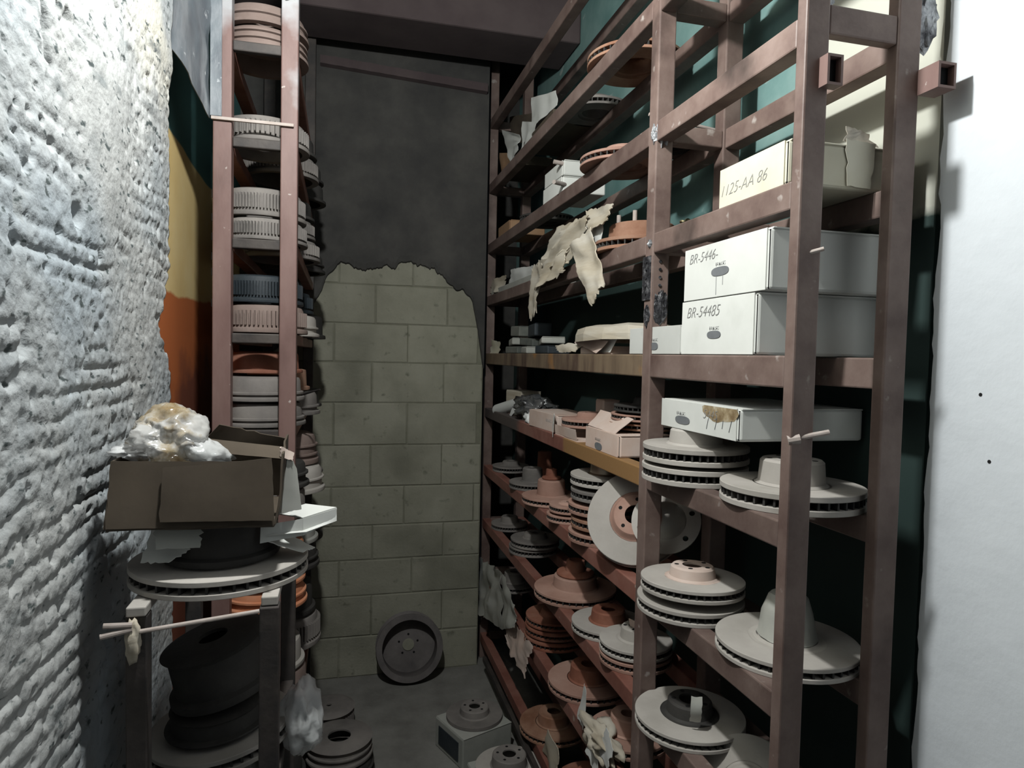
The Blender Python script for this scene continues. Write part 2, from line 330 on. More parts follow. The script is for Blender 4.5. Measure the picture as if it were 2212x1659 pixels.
# ------------------------------------------------------------------ right rack
AX0, AX1, BX0, BX1 = .683, .725, .852, .896
rack = thing('steel_rack', 'tall brown steel tube rack filling the whole right side, nine shelf levels of brake discs', 'rack', (.80, 2.0, 0))
def rp(name, a, b, m='paint', bev=.003, label=None):
    M_ = Matrix.Translation((-.80, -2.0, 0))
    o = G().box(a, b, M_).obj(name, m, rack, bevel=bev)
    if label: o['label'] = label
    return o
LV = dict(T=2.63, A=2.322, B=2.035, C=1.785, S=1.51, D=1.245, E=.965, F=.70, G=.445, H=.13)
POSTS = [(.905, .929), (1.408, 1.448), (3.20, 3.243)]
for y0, y1 in POSTS:
    rp('post', (AX0, y0, 0), (AX1, y1, 2.95)); rp('post', (BX0, y0, 0), (BX1, y1, 2.95))
SP = [(.929, 1.408), (1.448, 3.20)]
for k, z in LV.items():
    for i, (y0, y1) in enumerate(SP):
        m = 'paint'
        if k in 'EFGH': m = 'paint_red' if i == 1 else 'paint'
        if k == 'S' and i == 1: m = 'stained'
        if k == 'D' and i == 1: m = 'rail_rust'
        h = .045 if k != 'S' else .052
        if not (k == 'T' and i == 0):
            rp('shelf_rail', (AX0+.001, y0, z-h), (AX1-.004, y1, z), m)
        rp('shelf_rail', (BX0+.004, y0, z-h), (BX1-.001, y1, z), m)
    for y0, y1 in POSTS[1:]:
        rp('cross_rail', (AX1, y0+.002, z-.043), (BX0, y1-.002, z-.003), 'paint')
rp('cross_rail', (AX1, .907, 2.008), (BX0, .927, 2.053), 'paint')
rp('cross_rail', (AX1, 1.22, 1.742), (BX0, 1.25, 1.782), 'paint')
# welded patches, rods and open tube stubs
def lump(name, loc, size, m, parent, seed=0, amp=.35, freq=2.2, base=(0, 0, 0), sub=3, label=None, rot=None):
    bm = bmesh.new(); bmesh.ops.create_icosphere(bm, subdivisions=sub, radius=1)
    for v in bm.verts:
        p = v.co.copy(); q = p*freq+Vector((seed*3.1, seed*1.7, seed))
        d = 1+amp*mn.noise(q)*1.6+amp*.5*abs(mn.noise(q*2.3))
        if m.startswith('plastic'): d = 1+amp*(1.2*mn.noise(q)+.75*(1-2*abs(mn.noise(q*1.7+Vector((3, 1, 2)))))*1-.5*abs(mn.noise(q*4.2)))
        v.co = p*d
        v.co = Vector((v.co.x*size[0], v.co.y*size[1], v.co.z*size[2]))
    if rot: bmesh.ops.rotate(bm, verts=bm.verts, matrix=Euler(rot).to_matrix())
    me = bpy.data.meshes.new(name); bm.to_mesh(me); bm.free(); me.materials.append(MAT[m])
    o = bpy.data.objects.new(name, me); COL.objects.link(o); o.location = Vector(loc)-Vector(base); o.parent = parent
    for p in me.polygons: p.use_smooth = 'weld' not in name
    if label: o['label'] = label
    return o
RB = (.80, 2.0, 0)
lump('weld_patch', (.700, 1.418, 2.012), (.02, .018, .034), 'weld', rack, 1, .3, 3, RB)
lump('weld_patch', (.702, 1.424, 2.325), (.018, .018, .02), 'weld', rack, 2, .3, 3, RB)
lump('weld_patch', (.712, .922, 2.08), (.026, .014, .05), 'weld', rack, 3, .3, 3, RB)
lump('weld_patch', (.912, .918, 2.06), (.022, .012, .05), 'weld', rack, 4, .3, 3, RB)
lump('weld_patch', (.700, 1.424, 1.762), (.02, .018, .018), 'weld', rack, 5, .3, 3, RB)
lump('scorched_weld', (.706, 1.408, 1.618), (.018, .006, .034), 'tar', rack, 6, .3, 4, RB)
lump('scorched_weld', (.684, 1.43, 1.60), (.005, .015, .026), 'tar', rack, 7, .3, 4, RB)
g = G(); g.box((.6795, 1.414, 1.635), (.683, 1.452, 1.735), Matrix.Translation((-.8, -2, 0)))
g.box((.684, 1.4085, 1.635), (.724, 1.412, 1.735), Matrix.Translation((-.8, -2, 0)))
for k in range(5):
    z = 1.65+.018*k; g.cyl((.702-.8, 1.4085-2, z), (.702-.8, 1.4055-2, z), .0035, 8); g.cyl((.6795-.8, 1.43-2, z), (.6765-.8, 1.43-2, z), .003, 8)
tag(g.obj('angle_splice_plate', 'tar', rack), 'black riveted angle plate')
g = G(); X = Matrix.Translation((-.8, -2, 0))
g.cyl((.70-.8, .913-2, 1.669), (.722-.8, .895-2, 1.676), .0035).obj('rod_stub', 'rod', rack)
G().cyl((.686-.8, .915-2, 1.377), (.745-.8, .895-2, 1.391), .0042).cyl((.684-.8, .913-2, 1.376), (.700-.8, .905-2, 1.380), .008).obj('rod_stub', 'rod', rack)
G().cyl((-.112, 1.46-2, 2.068), (.10, 1.46-2, 2.045), .004).obj('rod', 'rod', rack)
G().cyl((-.14, .1, 2.13), (-.09, .1, 2.125), .007).obj('rod_stub', 'rod', rack)
G().cyl((-.15, .06, 2.055), (-.10, .10, 2.06), .007).obj('rod_stub', 'rod', rack)
def stub(x0, z0, wx, wz, y0=.865, y1=.913):
    t = .004; g = G()
    for a, b in (((x0, y0, z0), (x0+t, y1, z0+wz)), ((x0+wx-t, y0, z0), (x0+wx, y1, z0+wz)), ((x0+t, y0, z0), (x0+wx-t, y1, z0+t)), ((x0+t, y0, z0+wz-t), (x0+wx-t, y1, z0+wz))):
        g.box(a, b, X)
    o = g.obj('open_tube_stub', 'paint_pink', rack)
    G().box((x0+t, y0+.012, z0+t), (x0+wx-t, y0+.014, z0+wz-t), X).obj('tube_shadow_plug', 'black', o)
stub(.708, 1.922, .028, .046, .886, .905); stub(.893, 1.932, .034, .040, .866, .905)

# ------------------------------------------------------------------ discs and drums
MESH = {}
def inst(key, build, name, m, parent, smooth=True, bevel=0, loc=None, rot=None):
    if key not in MESH:
        o = build().obj(name, None, None, smooth, bevel); o.data.materials.append(None); MESH[key] = o.data
        bpy.data.objects.remove(o)
    o = bpy.data.objects.new(name, MESH[key]); COL.objects.link(o)
    o.material_slots[0].link = 'OBJECT'; o.material_slots[0].material = MAT[m]
    if smooth: md = o.modifiers.new('es', 'EDGE_SPLIT'); md.split_angle = R(35)
    o.parent = parent
    if loc: o.location = loc
    if rot: o.rotation_euler = rot
    return o
def disc(label, loc, Rr, m='iron', hub=None, hub_r=.45, hub_h=.045, t=.026, vent=True, near=False, rot=(0, 0, 0), inner=.52, down=False,
         hole=.20, group=None, hub_m=None, name='brake_disc', cat='brake disc', studs=0, nv=None):
    """ventilated brake disc: two friction plates, vanes between, top-hat hub. origin at the underside centre"""
    r = thing(name, label, cat, loc, rot, group)
    n = 72 if near else 48
    key = (round(Rr, 4), round(t, 4), n, inner)
    tp = t*.30
    pa = lambda: G().lathe([(Rr*inner, 0), (Rr-.001, 0), (Rr, .001), (Rr, tp-.001), (Rr-.001, tp), (Rr*inner, tp)], n, True)
    if vent:
        inst(('p',)+key, pa, 'friction_plate', m, r)
        inst(('p',)+key, pa, 'friction_plate', m, r, loc=(0, 0, t-tp))
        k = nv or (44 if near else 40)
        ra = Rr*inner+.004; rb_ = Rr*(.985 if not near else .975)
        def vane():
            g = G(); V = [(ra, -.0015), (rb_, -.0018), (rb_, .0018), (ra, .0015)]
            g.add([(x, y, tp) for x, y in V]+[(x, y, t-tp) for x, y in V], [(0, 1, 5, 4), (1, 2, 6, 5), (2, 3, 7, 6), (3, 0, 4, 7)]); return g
        if near:  # vanes in dark iron: shade inside the vent slots put into the colour
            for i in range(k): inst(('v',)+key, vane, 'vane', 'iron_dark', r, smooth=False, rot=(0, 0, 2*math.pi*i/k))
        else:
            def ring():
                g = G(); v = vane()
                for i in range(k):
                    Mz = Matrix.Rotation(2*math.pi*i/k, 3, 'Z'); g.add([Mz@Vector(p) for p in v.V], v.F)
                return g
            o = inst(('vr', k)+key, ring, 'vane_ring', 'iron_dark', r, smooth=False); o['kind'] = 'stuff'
        # inner sleeve so that one cannot look through the hub bore between the plates
    else:
        inst(('s',)+key, lambda: G().lathe([(Rr*inner, 0), (Rr-.001, 0), (Rr, .001), (Rr, t-.001), (Rr-.001, t), (Rr*inner, t)], n, True), 'friction_plate', m, r)
    hr = Rr*hub_r; h = hub_h; ho = Rr*hole; w = .005
    if not down:
        prof = [(Rr*inner+.002, tp), (Rr*inner+.002, t), (hr+.008, t), (hr+.003, t+.004), (hr, t+h-.004), (hr-.004, t+h), (ho, t+h), (ho, t+h-w), (hr-w, t+h-w), (hr-w, tp)]
    else:
        prof = [(Rr*inner+.002, tp+.001), (Rr*inner+.002, 0), (hr+.008, 0), (hr, -.005), (hr, -h+.003), (hr-.003, -h), (ho, -h), (ho, -h+w), (hr-w, -h+w), (hr-w, tp+.001)]
    inst(('h', round(hr, 4), round(h, 4), round(ho, 4), down)+key, lambda: G().lathe(prof, n, True), 'hub', hub_m or hub or m, r)
    sg = 1 if not down else -1
    zt = (t+h) if not down else -h
    def bolts():
        g = G()
        for i in range(5):
            a = 2*math.pi*i/5+.3; rr = (ho+hr)*.5
            g.cyl((rr*math.cos(a), rr*math.sin(a), zt-.0005*sg), (rr*math.cos(a), rr*math.sin(a), zt+.0004*sg), .0045 if not studs else .005, 10)
        return g
    if studs:
        for i in range(studs):
            a = 2*math.pi*i/studs+.2; rr = (ho+hr)*.5
            G().cyl((rr*math.cos(a), rr*math.sin(a), zt-.001), (rr*math.cos(a), rr*math.sin(a), zt+.03), .006, 10).obj('stud', 'rod', r, True)
    elif near:
        for i in range(5):
            a = 2*math.pi*i/5+.3; rr = (ho+hr)*.5
            inst(('bh', sg), lambda: G().cyl((0, 0, -.0005*sg), (0, 0, .0005*sg), .005, 12), 'bolt_hole', 'black', r, loc=(rr*math.cos(a), rr*math.sin(a), zt))
    return r
def drum(label, loc, Rr, H, m='iron', fins=0, rot=(0, 0, 0), rings=(), hole=.28, shoulder=.78, group=None, flip=False, name='brake_drum', cat='brake drum', lip=.010, near=False, fz=(.25, .75)):
    """brake drum standing on its open side: lip, wall, shoulder, face with bore; optional cooling fins or raised rings"""
    r = thing(name, label, cat, loc, rot, group)
    n = 56; rw = Rr-lip
    P = [(rw-.010, 0), (Rr, 0), (Rr+.001, .003), (Rr, H*.14), (rw, H*.18)]
    for a in rings: P += [(rw, H*a-.004), (rw+lip*.7, H*a-.002), (rw+lip*.7, H*a+.003), (rw, H*a+.005)]
    P += [(rw-.002, H*.82), (Rr*shoulder+.01, H*.93), (Rr*shoulder, H*.97), (Rr*shoulder-.006, H), (Rr*hole, H), (Rr*hole, H-.006), (Rr*shoulder-.012, H-.006), (rw-.012, H*.80), (rw-.010, 0)]
    if flip: P = [(a, H-b) for a, b in P]
    inst(('d', Rr, H, rings, hole, shoulder, flip, lip), lambda: G().lathe(P, n), 'drum_shell', m, r)
    if fins:
        def fr():
            g = G()
            for i in range(fins):
                Mz = Matrix.Rotation(2*math.pi*i/fins, 4, 'Z')
                g.box((rw-.003, -.0016, H*fz[0]), (rw+lip*.8, .0016, H*fz[1]), Mz)
            return g
        o = inst(('f', Rr, H, fins, fz), fr, 'cooling_fins', m, r, smooth=False); o['kind'] = 'stuff'
    return r

# ---- front bay of the right rack
L = LV
disc('large pale disc with tall hub beside the front post, just below the long stained carton', (.800, 1.053, L['D']), .125, 'iron_pale', hub_r=.44, hub_h=.045, t=.034, near=True, hub='iron_pale')

for i, lab in enumerate(['lower disc of the two-disc stack under the long stained carton', 'upper disc of the two-disc stack under the long stained carton']):
    disc(lab, (.735, 1.285-.002*i, L['D']+.042*i), .110, 'iron_pale', t=.034, hub_h=.0075 if i == 0 else .033, hub_r=.48, near=True)
disc('large tilted brake disc with plastic-wrapped cone hub, second lowest shelf of the front bay', (.803, 1.053, L['E']), .126, 'iron_pale', hub_r=.40, hub_h=.004, t=.026, near=True)
o = G().lathe([(.052, .026), (.050, .03), (.044, .07), (.036, .098), (.030, .104), (.001, .106)], 40)
t_ = thing('plastic_wrapped_hub', 'clear plastic wrapped cone-shaped hub standing on the large disc of the front bay', 'wheel hub', (.803, 1.053, L['E']+.005))
for i, v in enumerate(o.V):
    p = Vector(v); k = 1+.07*mn.noise(p*60); o.V[i] = (p.x*k, p.y*k, p.z)
o.obj('wrapped_cone', 'plastic_grey', t_, True)
disc('bottom disc of the two-disc stack behind the plastic-wrapped hub', (.735, 1.285, L['E']), .112, 'iron_pale', hub_h=.012, near=True, t=.028, rot=(0, 0, .2))
disc('tilted upper disc of the two-disc stack behind the plastic-wrapped hub', (.738, 1.283, L['E']+.0425), .109, 'iron_pale', hub_h=.026, near=True, t=.026, rot=(R(-2), R(1), 0), hub='carton_pink', hub_r=.42)
disc('grey brake disc with a strap-wrapped hub on the lowest visible shelf of the front bay', (.752, 1.30, L['F']), .118, 'iron_pale', hub_h=.030, near=True, t=.026, hub='iron_dark', hub_r=.40)

# cartons --------------------------------------------------------------
def text_mesh(s, size, parent, loc, rot, m='pencil', shear=.25, name='handwriting', off=-.0006):
    cu = bpy.data.curves.new(name, 'FONT'); cu.body = s; cu.size = size; cu.shear = shear; cu.extrude = .0002; cu.offset = off
    o = bpy.data.objects.new(name, cu); COL.objects.link(o)
    dg = bpy.context.evaluated_depsgraph_get(); me = bpy.data.meshes.new_from_object(o.evaluated_get(dg))
    bpy.data.objects.remove(o)
    o = bpy.data.objects.new(name, me); COL.objects.link(o); me.materials.clear(); me.materials.append(MAT[m])
    o.parent = parent; o.location = loc; o.rotation_euler = rot
    return o
def oval(parent, loc, rot, wx, wy, m='ink'):
    n = 28; g = G()
    V = []
    for i in range(n):
        a = 2*math.pi*i/n; c, s = math.cos(a), math.sin(a)
        V.append((wx*abs(c)**.75*(1 if c > 0 else -1), wy*abs(s)**.8*(1 if s > 0 else -1), 0))
    V2 = [(x, y, .0004) for x, y, z in V]
    g.add(V+V2, [tuple(range(n, 2*n))]+[(i, (i+1) % n, n+(i+1) % n, n+i) for i in range(n)])
    o = g.obj('printed_oval', m, parent, loc=loc); o.rotation_euler = rot; return o
AISLE = (R(90), 0, R(-90))       # flat print on a face looking to -X, reading left to right from the aisle
def carton(label, loc, size, m='carton', rotz=0, lid=.35, gap=True, rot=None, name='carton', cat='box', group=None, seam=True):
    """closed carton; origin at base centre; body, overlapping lid, end panel standing proud on the aisle side"""
    lx, ly, lz = size
    t = thing(name, label, cat, loc, rot or (0, 0, rotz), group)
    hx, hy = lx/2, ly/2
    G().box((-hx+.0012, -hy+.001, 0), (hx, hy-.001, lz-.0015)).obj('carton_body', m, t, bevel=.005)
    G().box((-hx+.004, -hy-.0006, lz-.003), (hx-.002, hy-.003, lz)).obj('lid', m, t, bevel=.001)
    if gap:
        G().box((-hx-.001, -hy+.010, .0005), (-hx+.0015, hy, lz-.0005)).obj('side_panel', m, t, bevel=.0006)
    if seam:
        G().box((-hx+.003, -hy+.0035, .002), (-hx+.0014, -hy+.0075, lz-.004)).obj('panel_gap', 'black', t)
    return t
# long stained carton on the three discs
cz = L['D']+.1095
c = carton('long low white carton with brown stain and oval print, resting on two discs', (.822, 1.205, cz), (.262, .30, .060), seam=True)
fx = -.131-.0016
oval(c, (fx, .055, .020), AISLE, .030, .0085)
text_mesh('BRAKES', .0105, c, (fx, .080, .030), AISLE, 'ink_pale', 0, 'printed_word')
text_mesh('5445', .026, c, (fx, -.025, .032), AISLE, 'pencil')
G().cyl((fx, -.040, .012), (fx, -.046, .032), .0006, 5).cyl((fx, -.070, .014), (fx, -.077, .036), .0006, 5).cyl((fx, -.095, .018), (fx, -.098, .034), .0006, 5).cyl((fx, -.118, .014), (fx, -.126, .036), .0006, 5).obj('pen_strokes', 'ink', c)
g = G(); nn = 26   # the brown water stain, a thin skin on the print side and top edge
pts = []
for i in range(nn):
    a = 2*math.pi*i/nn; pts.append((-.085+.062*math.cos(a)*(1+.16*mn.noise(Vector((math.cos(a)*2, math.sin(a)*2, 3)))), min(.0578, .050+.020*math.sin(a)*(1+.3*mn.noise(Vector((math.cos(a)*2, math.sin(a)*2, 7)))))))
g.add([(fx+.0003, max(y, -.148), z) for y, z in pts], [tuple(range(nn))])
MAT['stain'] = mat('brown_water_stain', [(.22, .15, .075), (.42, .33, .2), (.66, .62, .5)], 26, .85, 0, lo=.38, hi=.66, var=0)
o = g.obj('water_stain', 'stain', c)
# hand-numbered cartons at eye level
c = carton('lower of two stacked white cartons at eye level, hand-numbered BR-54485', (.822, 1.145, L['S']+.001), (.262, .262, .108))
oval(c, (fx, .005, .038), AISLE, .024, .0075); text_mesh('BRAKES', .010, c, (fx, .022, .047), AISLE, 'ink_pale', 0, 'printed_word')
text_mesh('BR-54485', .031, c, (fx, .112, .074), AISLE, 'pencil', .35)
c = carton('upper of two stacked white cartons at eye level, smudged print and a faded number', (.820, 1.128, L['S']+.110), (.258, .286, .105))
oval(c, (fx+.002, .008, .048), AISLE, .030, .0085); text_mesh('BRAKES', .010, c, (fx+.002, .024, .059), AISLE, 'ink_pale', 0, 'printed_word')
text_mesh('BR-5446-', .028, c, (fx+.002, .125, .074), AISLE, 'pencil', .35)
G().box((fx+.002, .0195, .005), (fx+.0023, .0215, .044)).box((fx+.002, -.003, .022), (fx+.0023, -.001, .042)).obj('ink_drips', 'ink_pale', c)
c = carton('small low white carton with dark oval print beside the second post at eye level', (.76, 1.40, L['S']+.001), (.142, .262, .062))
fs = -.071-.0016
oval(c, (fs, -.002, .018), AISLE, .020, .0085); text_mesh('BRAKES', .010, c, (fs, .014, .029), AISLE, 'ink_pale', 0, 'printed_word')
# cream carton above
c = carton('cream carton hand-numbered 1125 AA 86 on the third rail from the top, front bay', (.812, 1.045, L['C']), (.245, .20, .072), 'carton_cream')
text_mesh('1125-AA 86', .029, c, (-.1225-.0014, .098, .020), AISLE, 'pencil', .35)
def patch(name, c4, m, parent=None, nu=14, nv=14, amp=.01, edge=.0, th=.0012, seed=0, freq=4, base=(0, 0, 0), fold=0, label=None, smooth=True):
    """ragged, bent sheet spanned over four corners (in order), with real thickness"""
    c4 = [Vector(p) for p in c4]; nrm = (c4[1]-c4[0]).cross(c4[3]-c4[0]).normalized(); g = G()
    L0 = (c4[1]-c4[0]).length; L1 = (c4[3]-c4[0]).length
    for i in range(nu+1):
        for j in range(nv+1):
            u, v = i/nu, j/nv
            uu, vv = u, v
            if edge:
                uu = u+edge*mn.noise(Vector((v*9+seed, seed*2, u)))*(1-4*u*(1-u)); vv = v+edge*mn.noise(Vector((u*9+seed*5, seed, v)))*(1-4*v*(1-v))
            p = c4[0]*(1-uu)*(1-vv)+c4[1]*uu*(1-vv)+c4[2]*uu*vv+c4[3]*(1-uu)*vv
            d = amp*(mn.noise(Vector((u*L0*freq*3+seed*7, v*L1*freq*3, seed)))*1.5+.35*abs(mn.noise(Vector((u*L0*freq*9, v*L1*freq*9, seed*3)))))+fold*math.sin(math.pi*v)
            g.V.append(tuple(p+nrm*d-Vector(base)))
    for i in range(nu):
        for j in range(nv):
            a = i*(nv+1)+j; g.F.append((a, a+nv+1, a+nv+2, a+1))
    o = g.obj(name, m, parent, smooth)
    md = o.modifiers.new('s', 'SOLIDIFY'); md.thickness = th; md.offset = 0
    if smooth: md = o.modifiers.new('es', 'EDGE_SPLIT'); md.split_angle = R(28)
    if label: o['label'] = label
    return o
patch('packing_tape', [(.80, .943, 1.79), (.845, .943, 1.788), (.852, .943, 1.862), (.795, .943, 1.866)], 'carton_cream', c, 6, 8, .001, .1, .0004, 4, base=(.812, 1.045, L['C']))
patch('torn_tape', [(.79, .945, 1.862), (.86, .945, 1.858), (.85, .955, 1.882), (.80, .955, 1.888)], 'card_pale', c, 8, 4, .004, .3, .0006, 5, base=(.812, 1.045, L['C']))
# pale leaning parts at the very bottom of the front bay
disc('pale brake disc leaning upright in front of the strap-wrapped hub, bottom right shelf', (.80, 1.14, .64), .105, 'iron_pale', near=True, rot=(R(62), 0, R(-52)), t=.02, hub_h=.02, hub='iron_pale')
t_ = thing('curved_brake_shoe', 'pale curved plate with a square slot lying at the very bottom of the front bay', 'brake shoe', (.885, 1.0, .70))
g = G(); n = 24
for i in range(n+1):
    a = R(20)+R(130)*i/n
    for r0, z in ((.055, 0), (.115, 0), (.115, .006), (.055, .006)): g.V.append((r0*math.cos(a)-.0, r0*math.sin(a)-.07, z))
for i in range(n):
    for k in range(4): a = i*4; g.F.append((a+k, a+4+k, a+4+(k+1) % 4, a+(k+1) % 4))
g.F += [(0, 1, 2, 3), tuple(n*4+k for k in (3, 2, 1, 0))]
o = g.obj('curved_plate', 'iron_pale', t_, True); t_.rotation_euler = (R(35), R(-20), R(-40))
G().box((-.008, .012, .005), (.006, .022, .0075)).obj('slot', 'black', t_)
patch('strap', [(.715, 1.235, .745), (.735, 1.225, .745), (.737, 1.225, .80), (.717, 1.235, .80)], 'plastic_grey', tag(thing('plastic_strap', 'bent strip of clear plastic curling over the hub on the bottom right shelf', 'strap', (.72, 1.23, .745))), 4, 8, .004, .1, .001, 3, base=(.72, 1.23, .745), fold=.01)

# ---- long bay, level by level --------------------------------------------------
def D(label, x, y, lv, Rr, m, dz=0, **k): return disc(label, (x, y, L[lv]+dz), Rr, m, **k)
# top level A
D('rusty disc overhanging the topmost visible rail, just left of the second post', .80, 1.80, 'A', .135, 'rust', hub_h=.03)
D('disc on the topmost visible rail behind the white paper flaps, farther of the two', .83, 2.18, 'A', .115, 'iron', hub_h=.03)
D('dark disc lying above the front bay, seen from below at the top edge', .80, 1.18, 'A', .14, 'iron_dark', hub_h=.03)
t_ = thing('torn_open_carton', 'torn open white carton with upright flaps on the topmost rail, left of the far disc', 'box', (.72, 2.45, L['A'])); b_ = (.72, 2.45, L['A'])
patch('flap', [(.72, 2.60, 2.40), (.72, 2.27, 2.375), (.72, 2.28, 2.43), (.72, 2.60, 2.52)], 'carton', t_, base=b_, amp=.006, seed=1)
patch('flap', [(.71, 2.72, 2.335), (.71, 2.56, 2.33), (.71, 2.48, 2.385), (.71, 2.70, 2.46)], 'carton', t_, base=b_, amp=.008, seed=2)
G().box((-.01, -.17, 0), (.14, .22, .045)).obj('carton_body', 'card_brown', t_, bevel=.003)
t_ = thing('torn_open_carton', 'white and brown torn carton at the far left end of the topmost visible rail', 'box', (.73, 2.97, L['A'])); b_ = (.73, 2.97, L['A'])
patch('flap', [(.72, 2.93, 2.36), (.72, 2.80, 2.375), (.72, 2.76, 2.425), (.72, 3.12, 2.56)], 'carton', t_, base=b_, amp=.008, seed=3)
patch('flap', [(.73, 3.14, 2.325), (.73, 2.93, 2.31), (.73, 2.93, 2.40), (.73, 3.18, 2.47)], 'card_orange', t_, base=b_, amp=.006, seed=4)
patch('flap', [(.76, 3.05, 2.45), (.76, 2.72, 2.42), (.76, 2.70, 2.50), (.76, 3.14, 2.63)], 'card_brown', t_, base=b_, amp=.006, seed=5)
G().box((.0, -.15, .0), (.15, .14, .04)).obj('carton_body', 'card_brown', t_, bevel=.003)
# level B
c = carton('lower of two white cartons on the rail above the torn cardboard', (.765, 2.20, L['B']), (.15, .21, .052), 'carton', seam=False)
c = carton('upper of two white cartons on the rail above the torn cardboard', (.765, 2.19, L['B']+.053), (.15, .20, .050), 'carton', seam=False)
D('rusty-edged disc leaning over the rail in front of the two small white cartons', .775, 1.80, 'B', .125, 'iron_rose', down=False, hub_h=.03, dz=.004)
D('dark disc on the rail level above the torn cardboard, just left of the second post', .82, 1.585, 'B', .088, 'iron_dark', dz=0)
carton('small brown carton at the far end of the rail above the torn cardboard', (.79, 2.98, L['B']), (.16, .22, .06), 'card_orange', seam=False)
D('dark disc at the far end of the rail between the brown carton and white cartons', .80, 2.62, 'B', .11, 'iron_dark', hub_h=.02)
# level C
D('rusty disc with bolt studs in its hub, between the torn cardboard and the second post', .79, 1.70, 'C', .125, 'rust', hub_h=.045, hub_r=.70, studs=5, hole=.3, t=.03, dz=.0)
t_ = thing('brass_chain', 'short tarnished brass chain lying behind the second post', 'chain', (.85, 1.53, L['C']+.012))
for i in range(7):
    o = G().lathe([(.0075, -.002), (.0105, -.002), (.0105, .002), (.0075, .002)], 12, True).obj('link', 'brass', t_, True)
    o.location = (.002*(i % 2), .05-.017*i, .055-.003*i); o.rotation_euler = (R(90)*(i % 2), R(20), .3*i)
D('dark drum-shaped hub behind the second post, under the chain', .862, 1.507, 'C', .054, 'iron_dark', hub_h=.028, hub_r=.7, vent=False)
t_ = thing('torn_cardboard', 'large torn pale cardboard sheet hanging over the rail beside the rusty studded hub', 'cardboard', (.68, 1.95, L['C'])); b_ = (.68, 1.95, L['C'])
patch('cardboard_flap', [(.672, 2.30, 1.800), (.662, 1.95, 1.785), (.675, 1.78, 1.895), (.680, 2.12, 1.925)], 'card_pale', t_, 22, 18, .014, .08, .003, 3, base=b_)
patch('cardboard_flap', [(.662, 1.92, 1.83), (.655, 1.72, 1.64), (.660, 1.63, 1.69), (.665, 1.76, 1.86)], 'card_pale', t_, 20, 16, .010, .06, .003, 5, base=b_)
patch('cardboard_flap', [(.667, 2.36, 1.82), (.657, 2.34, 1.64), (.660, 2.25, 1.65), (.667, 2.22, 1.82)], 'card_pale', t_, 16, 12, .010, .2, .003, 8, base=b_)
patch('cardboard_flap', [(.662, 2.22, 1.80), (.652, 2.26, 1.73), (.657, 1.98, 1.76), (.664, 1.94, 1.83)], 'card_pale', t_, 16, 12, .014, .2, .003, 9, base=b_)
patch('torn_lining', [(.69, 1.88, 1.795), (.69, 1.76, 1.78), (.69, 1.72, 1.90), (.69, 1.86, 1.905)], 'paper', t_, 10, 10, .006, .1, .001, 12, base=b_)
patch('cardboard_flap', [(.675, 1.80, 1.855), (.675, 1.66, 1.86), (.678, 1.64, 1.90), (.675, 1.83, 1.92)], 'card_pale', t_, 16, 10, .010, .2, .003, 14, base=b_)
t_ = thing('torn_open_carton', 'ragged grey-white carton at the far left end of the rail behind the torn cardboard', 'box', (.76, 2.80, L['C'])); b_ = (.76, 2.80, L['C'])
G().box((-.06, -.33, 0), (.12, .38, .028)).obj('carton_body', 'carton_grey', t_, bevel=.003)
patch('flap', [(.71, 2.88, 1.815), (.71, 2.52, 1.80), (.71, 2.47, 1.845), (.71, 2.85, 1.875)], 'paper', t_, base=b_, amp=.01, seed=11, edge=.1)
patch('flap', [(.70, 3.20, 1.80), (.70, 2.98, 1.79), (.70, 2.93, 1.86), (.70, 3.16, 1.86)], 'card_pale', t_, base=b_, amp=.012, seed=12, edge=.2)
# level S (eye level)
pads = [(.735, 2.86, 0, .05, .13, .03, 10, 'green_grey'), (.74, 2.88, .035, .05, .14, .03, -8, 'carton_grey'), (.74, 2.85, .075, .04, .12, .045, 4, 'green_grey'),
        (.73, 2.62, 0, .05, .13, .028, -6, 'carton_grey'), (.74, 2.64, .032, .05, .13, .03, 9, 'green_grey'), (.745, 2.60, .068, .04, .14, .05, -5, 'iron_blue'),
        (.735, 2.40, 0, .05, .13, .03, 5, 'iron_blue'), (.74, 2.42, .034, .05, .12, .025, -12, 'carton_grey')]
plab = ['bottom grey-green pad box at the far left end of the eye-level shelf', 'pad box second from bottom at the far left end of the eye-level shelf', 'topmost tilted grey-green pad box at the far left of the eye-level shelf',
        'bottom grey pad box in the middle pile of the eye-level shelf', 'grey-green pad box on the middle pile of the eye-level shelf', 'dark blue-black box topping the middle pile on the eye-level shelf',
        'bottom blue-black box of the pile nearest the ring-shaped cardboard', 'small grey box on the pile nearest the ring-shaped cardboard']
for (x, y, dz, a, b, h, rz, m), lb in zip(pads, plab):
    carton(lb, (x+.03, y, L['S']+dz+.001), (a*1.8, b, h), m, seam=False, gap=False, rot=(R(rz*.35 if dz else 0), 0, R(rz)), name='brake_pad_box', group='brake pad boxes on the eye-level shelf')
t_ = thing('cardboard_ring_cover', 'round cardboard cover with a dark central hole on the eye-level shelf', 'cardboard', (.79, 1.78, L['S']+.052))
g = G().lathe([(.068, .030), (.10, .031), (.150, .022), (.158, .004), (.160, -.014), (.157, -.014), (.154, .004), (.146, .018), (.066, .026)], 14, True)
for i, v in enumerate(g.V):
    p = Vector(v); g.V[i] = (p.x*.82*(1+.05*mn.noise(p*20)), p.y*1.55*(1+.05*mn.noise(p*18)), p.z+.008*mn.noise(p*25))
g.obj('cover', 'card_pale', t_)
t_ = thing('open_small_carton', 'small crumpled white-pink carton with splayed flaps at the edge of the eye-level shelf', 'box', (.715, 1.80, L['S'])); b_ = (.715, 1.80, L['S'])
patch('flap', [(.690, 1.94, 1.545), (.684, 1.74, 1.512), (.684, 1.66, 1.545), (.690, 1.86, 1.560)], 'carton_pink', t_, base=b_, amp=.004, seed=21)
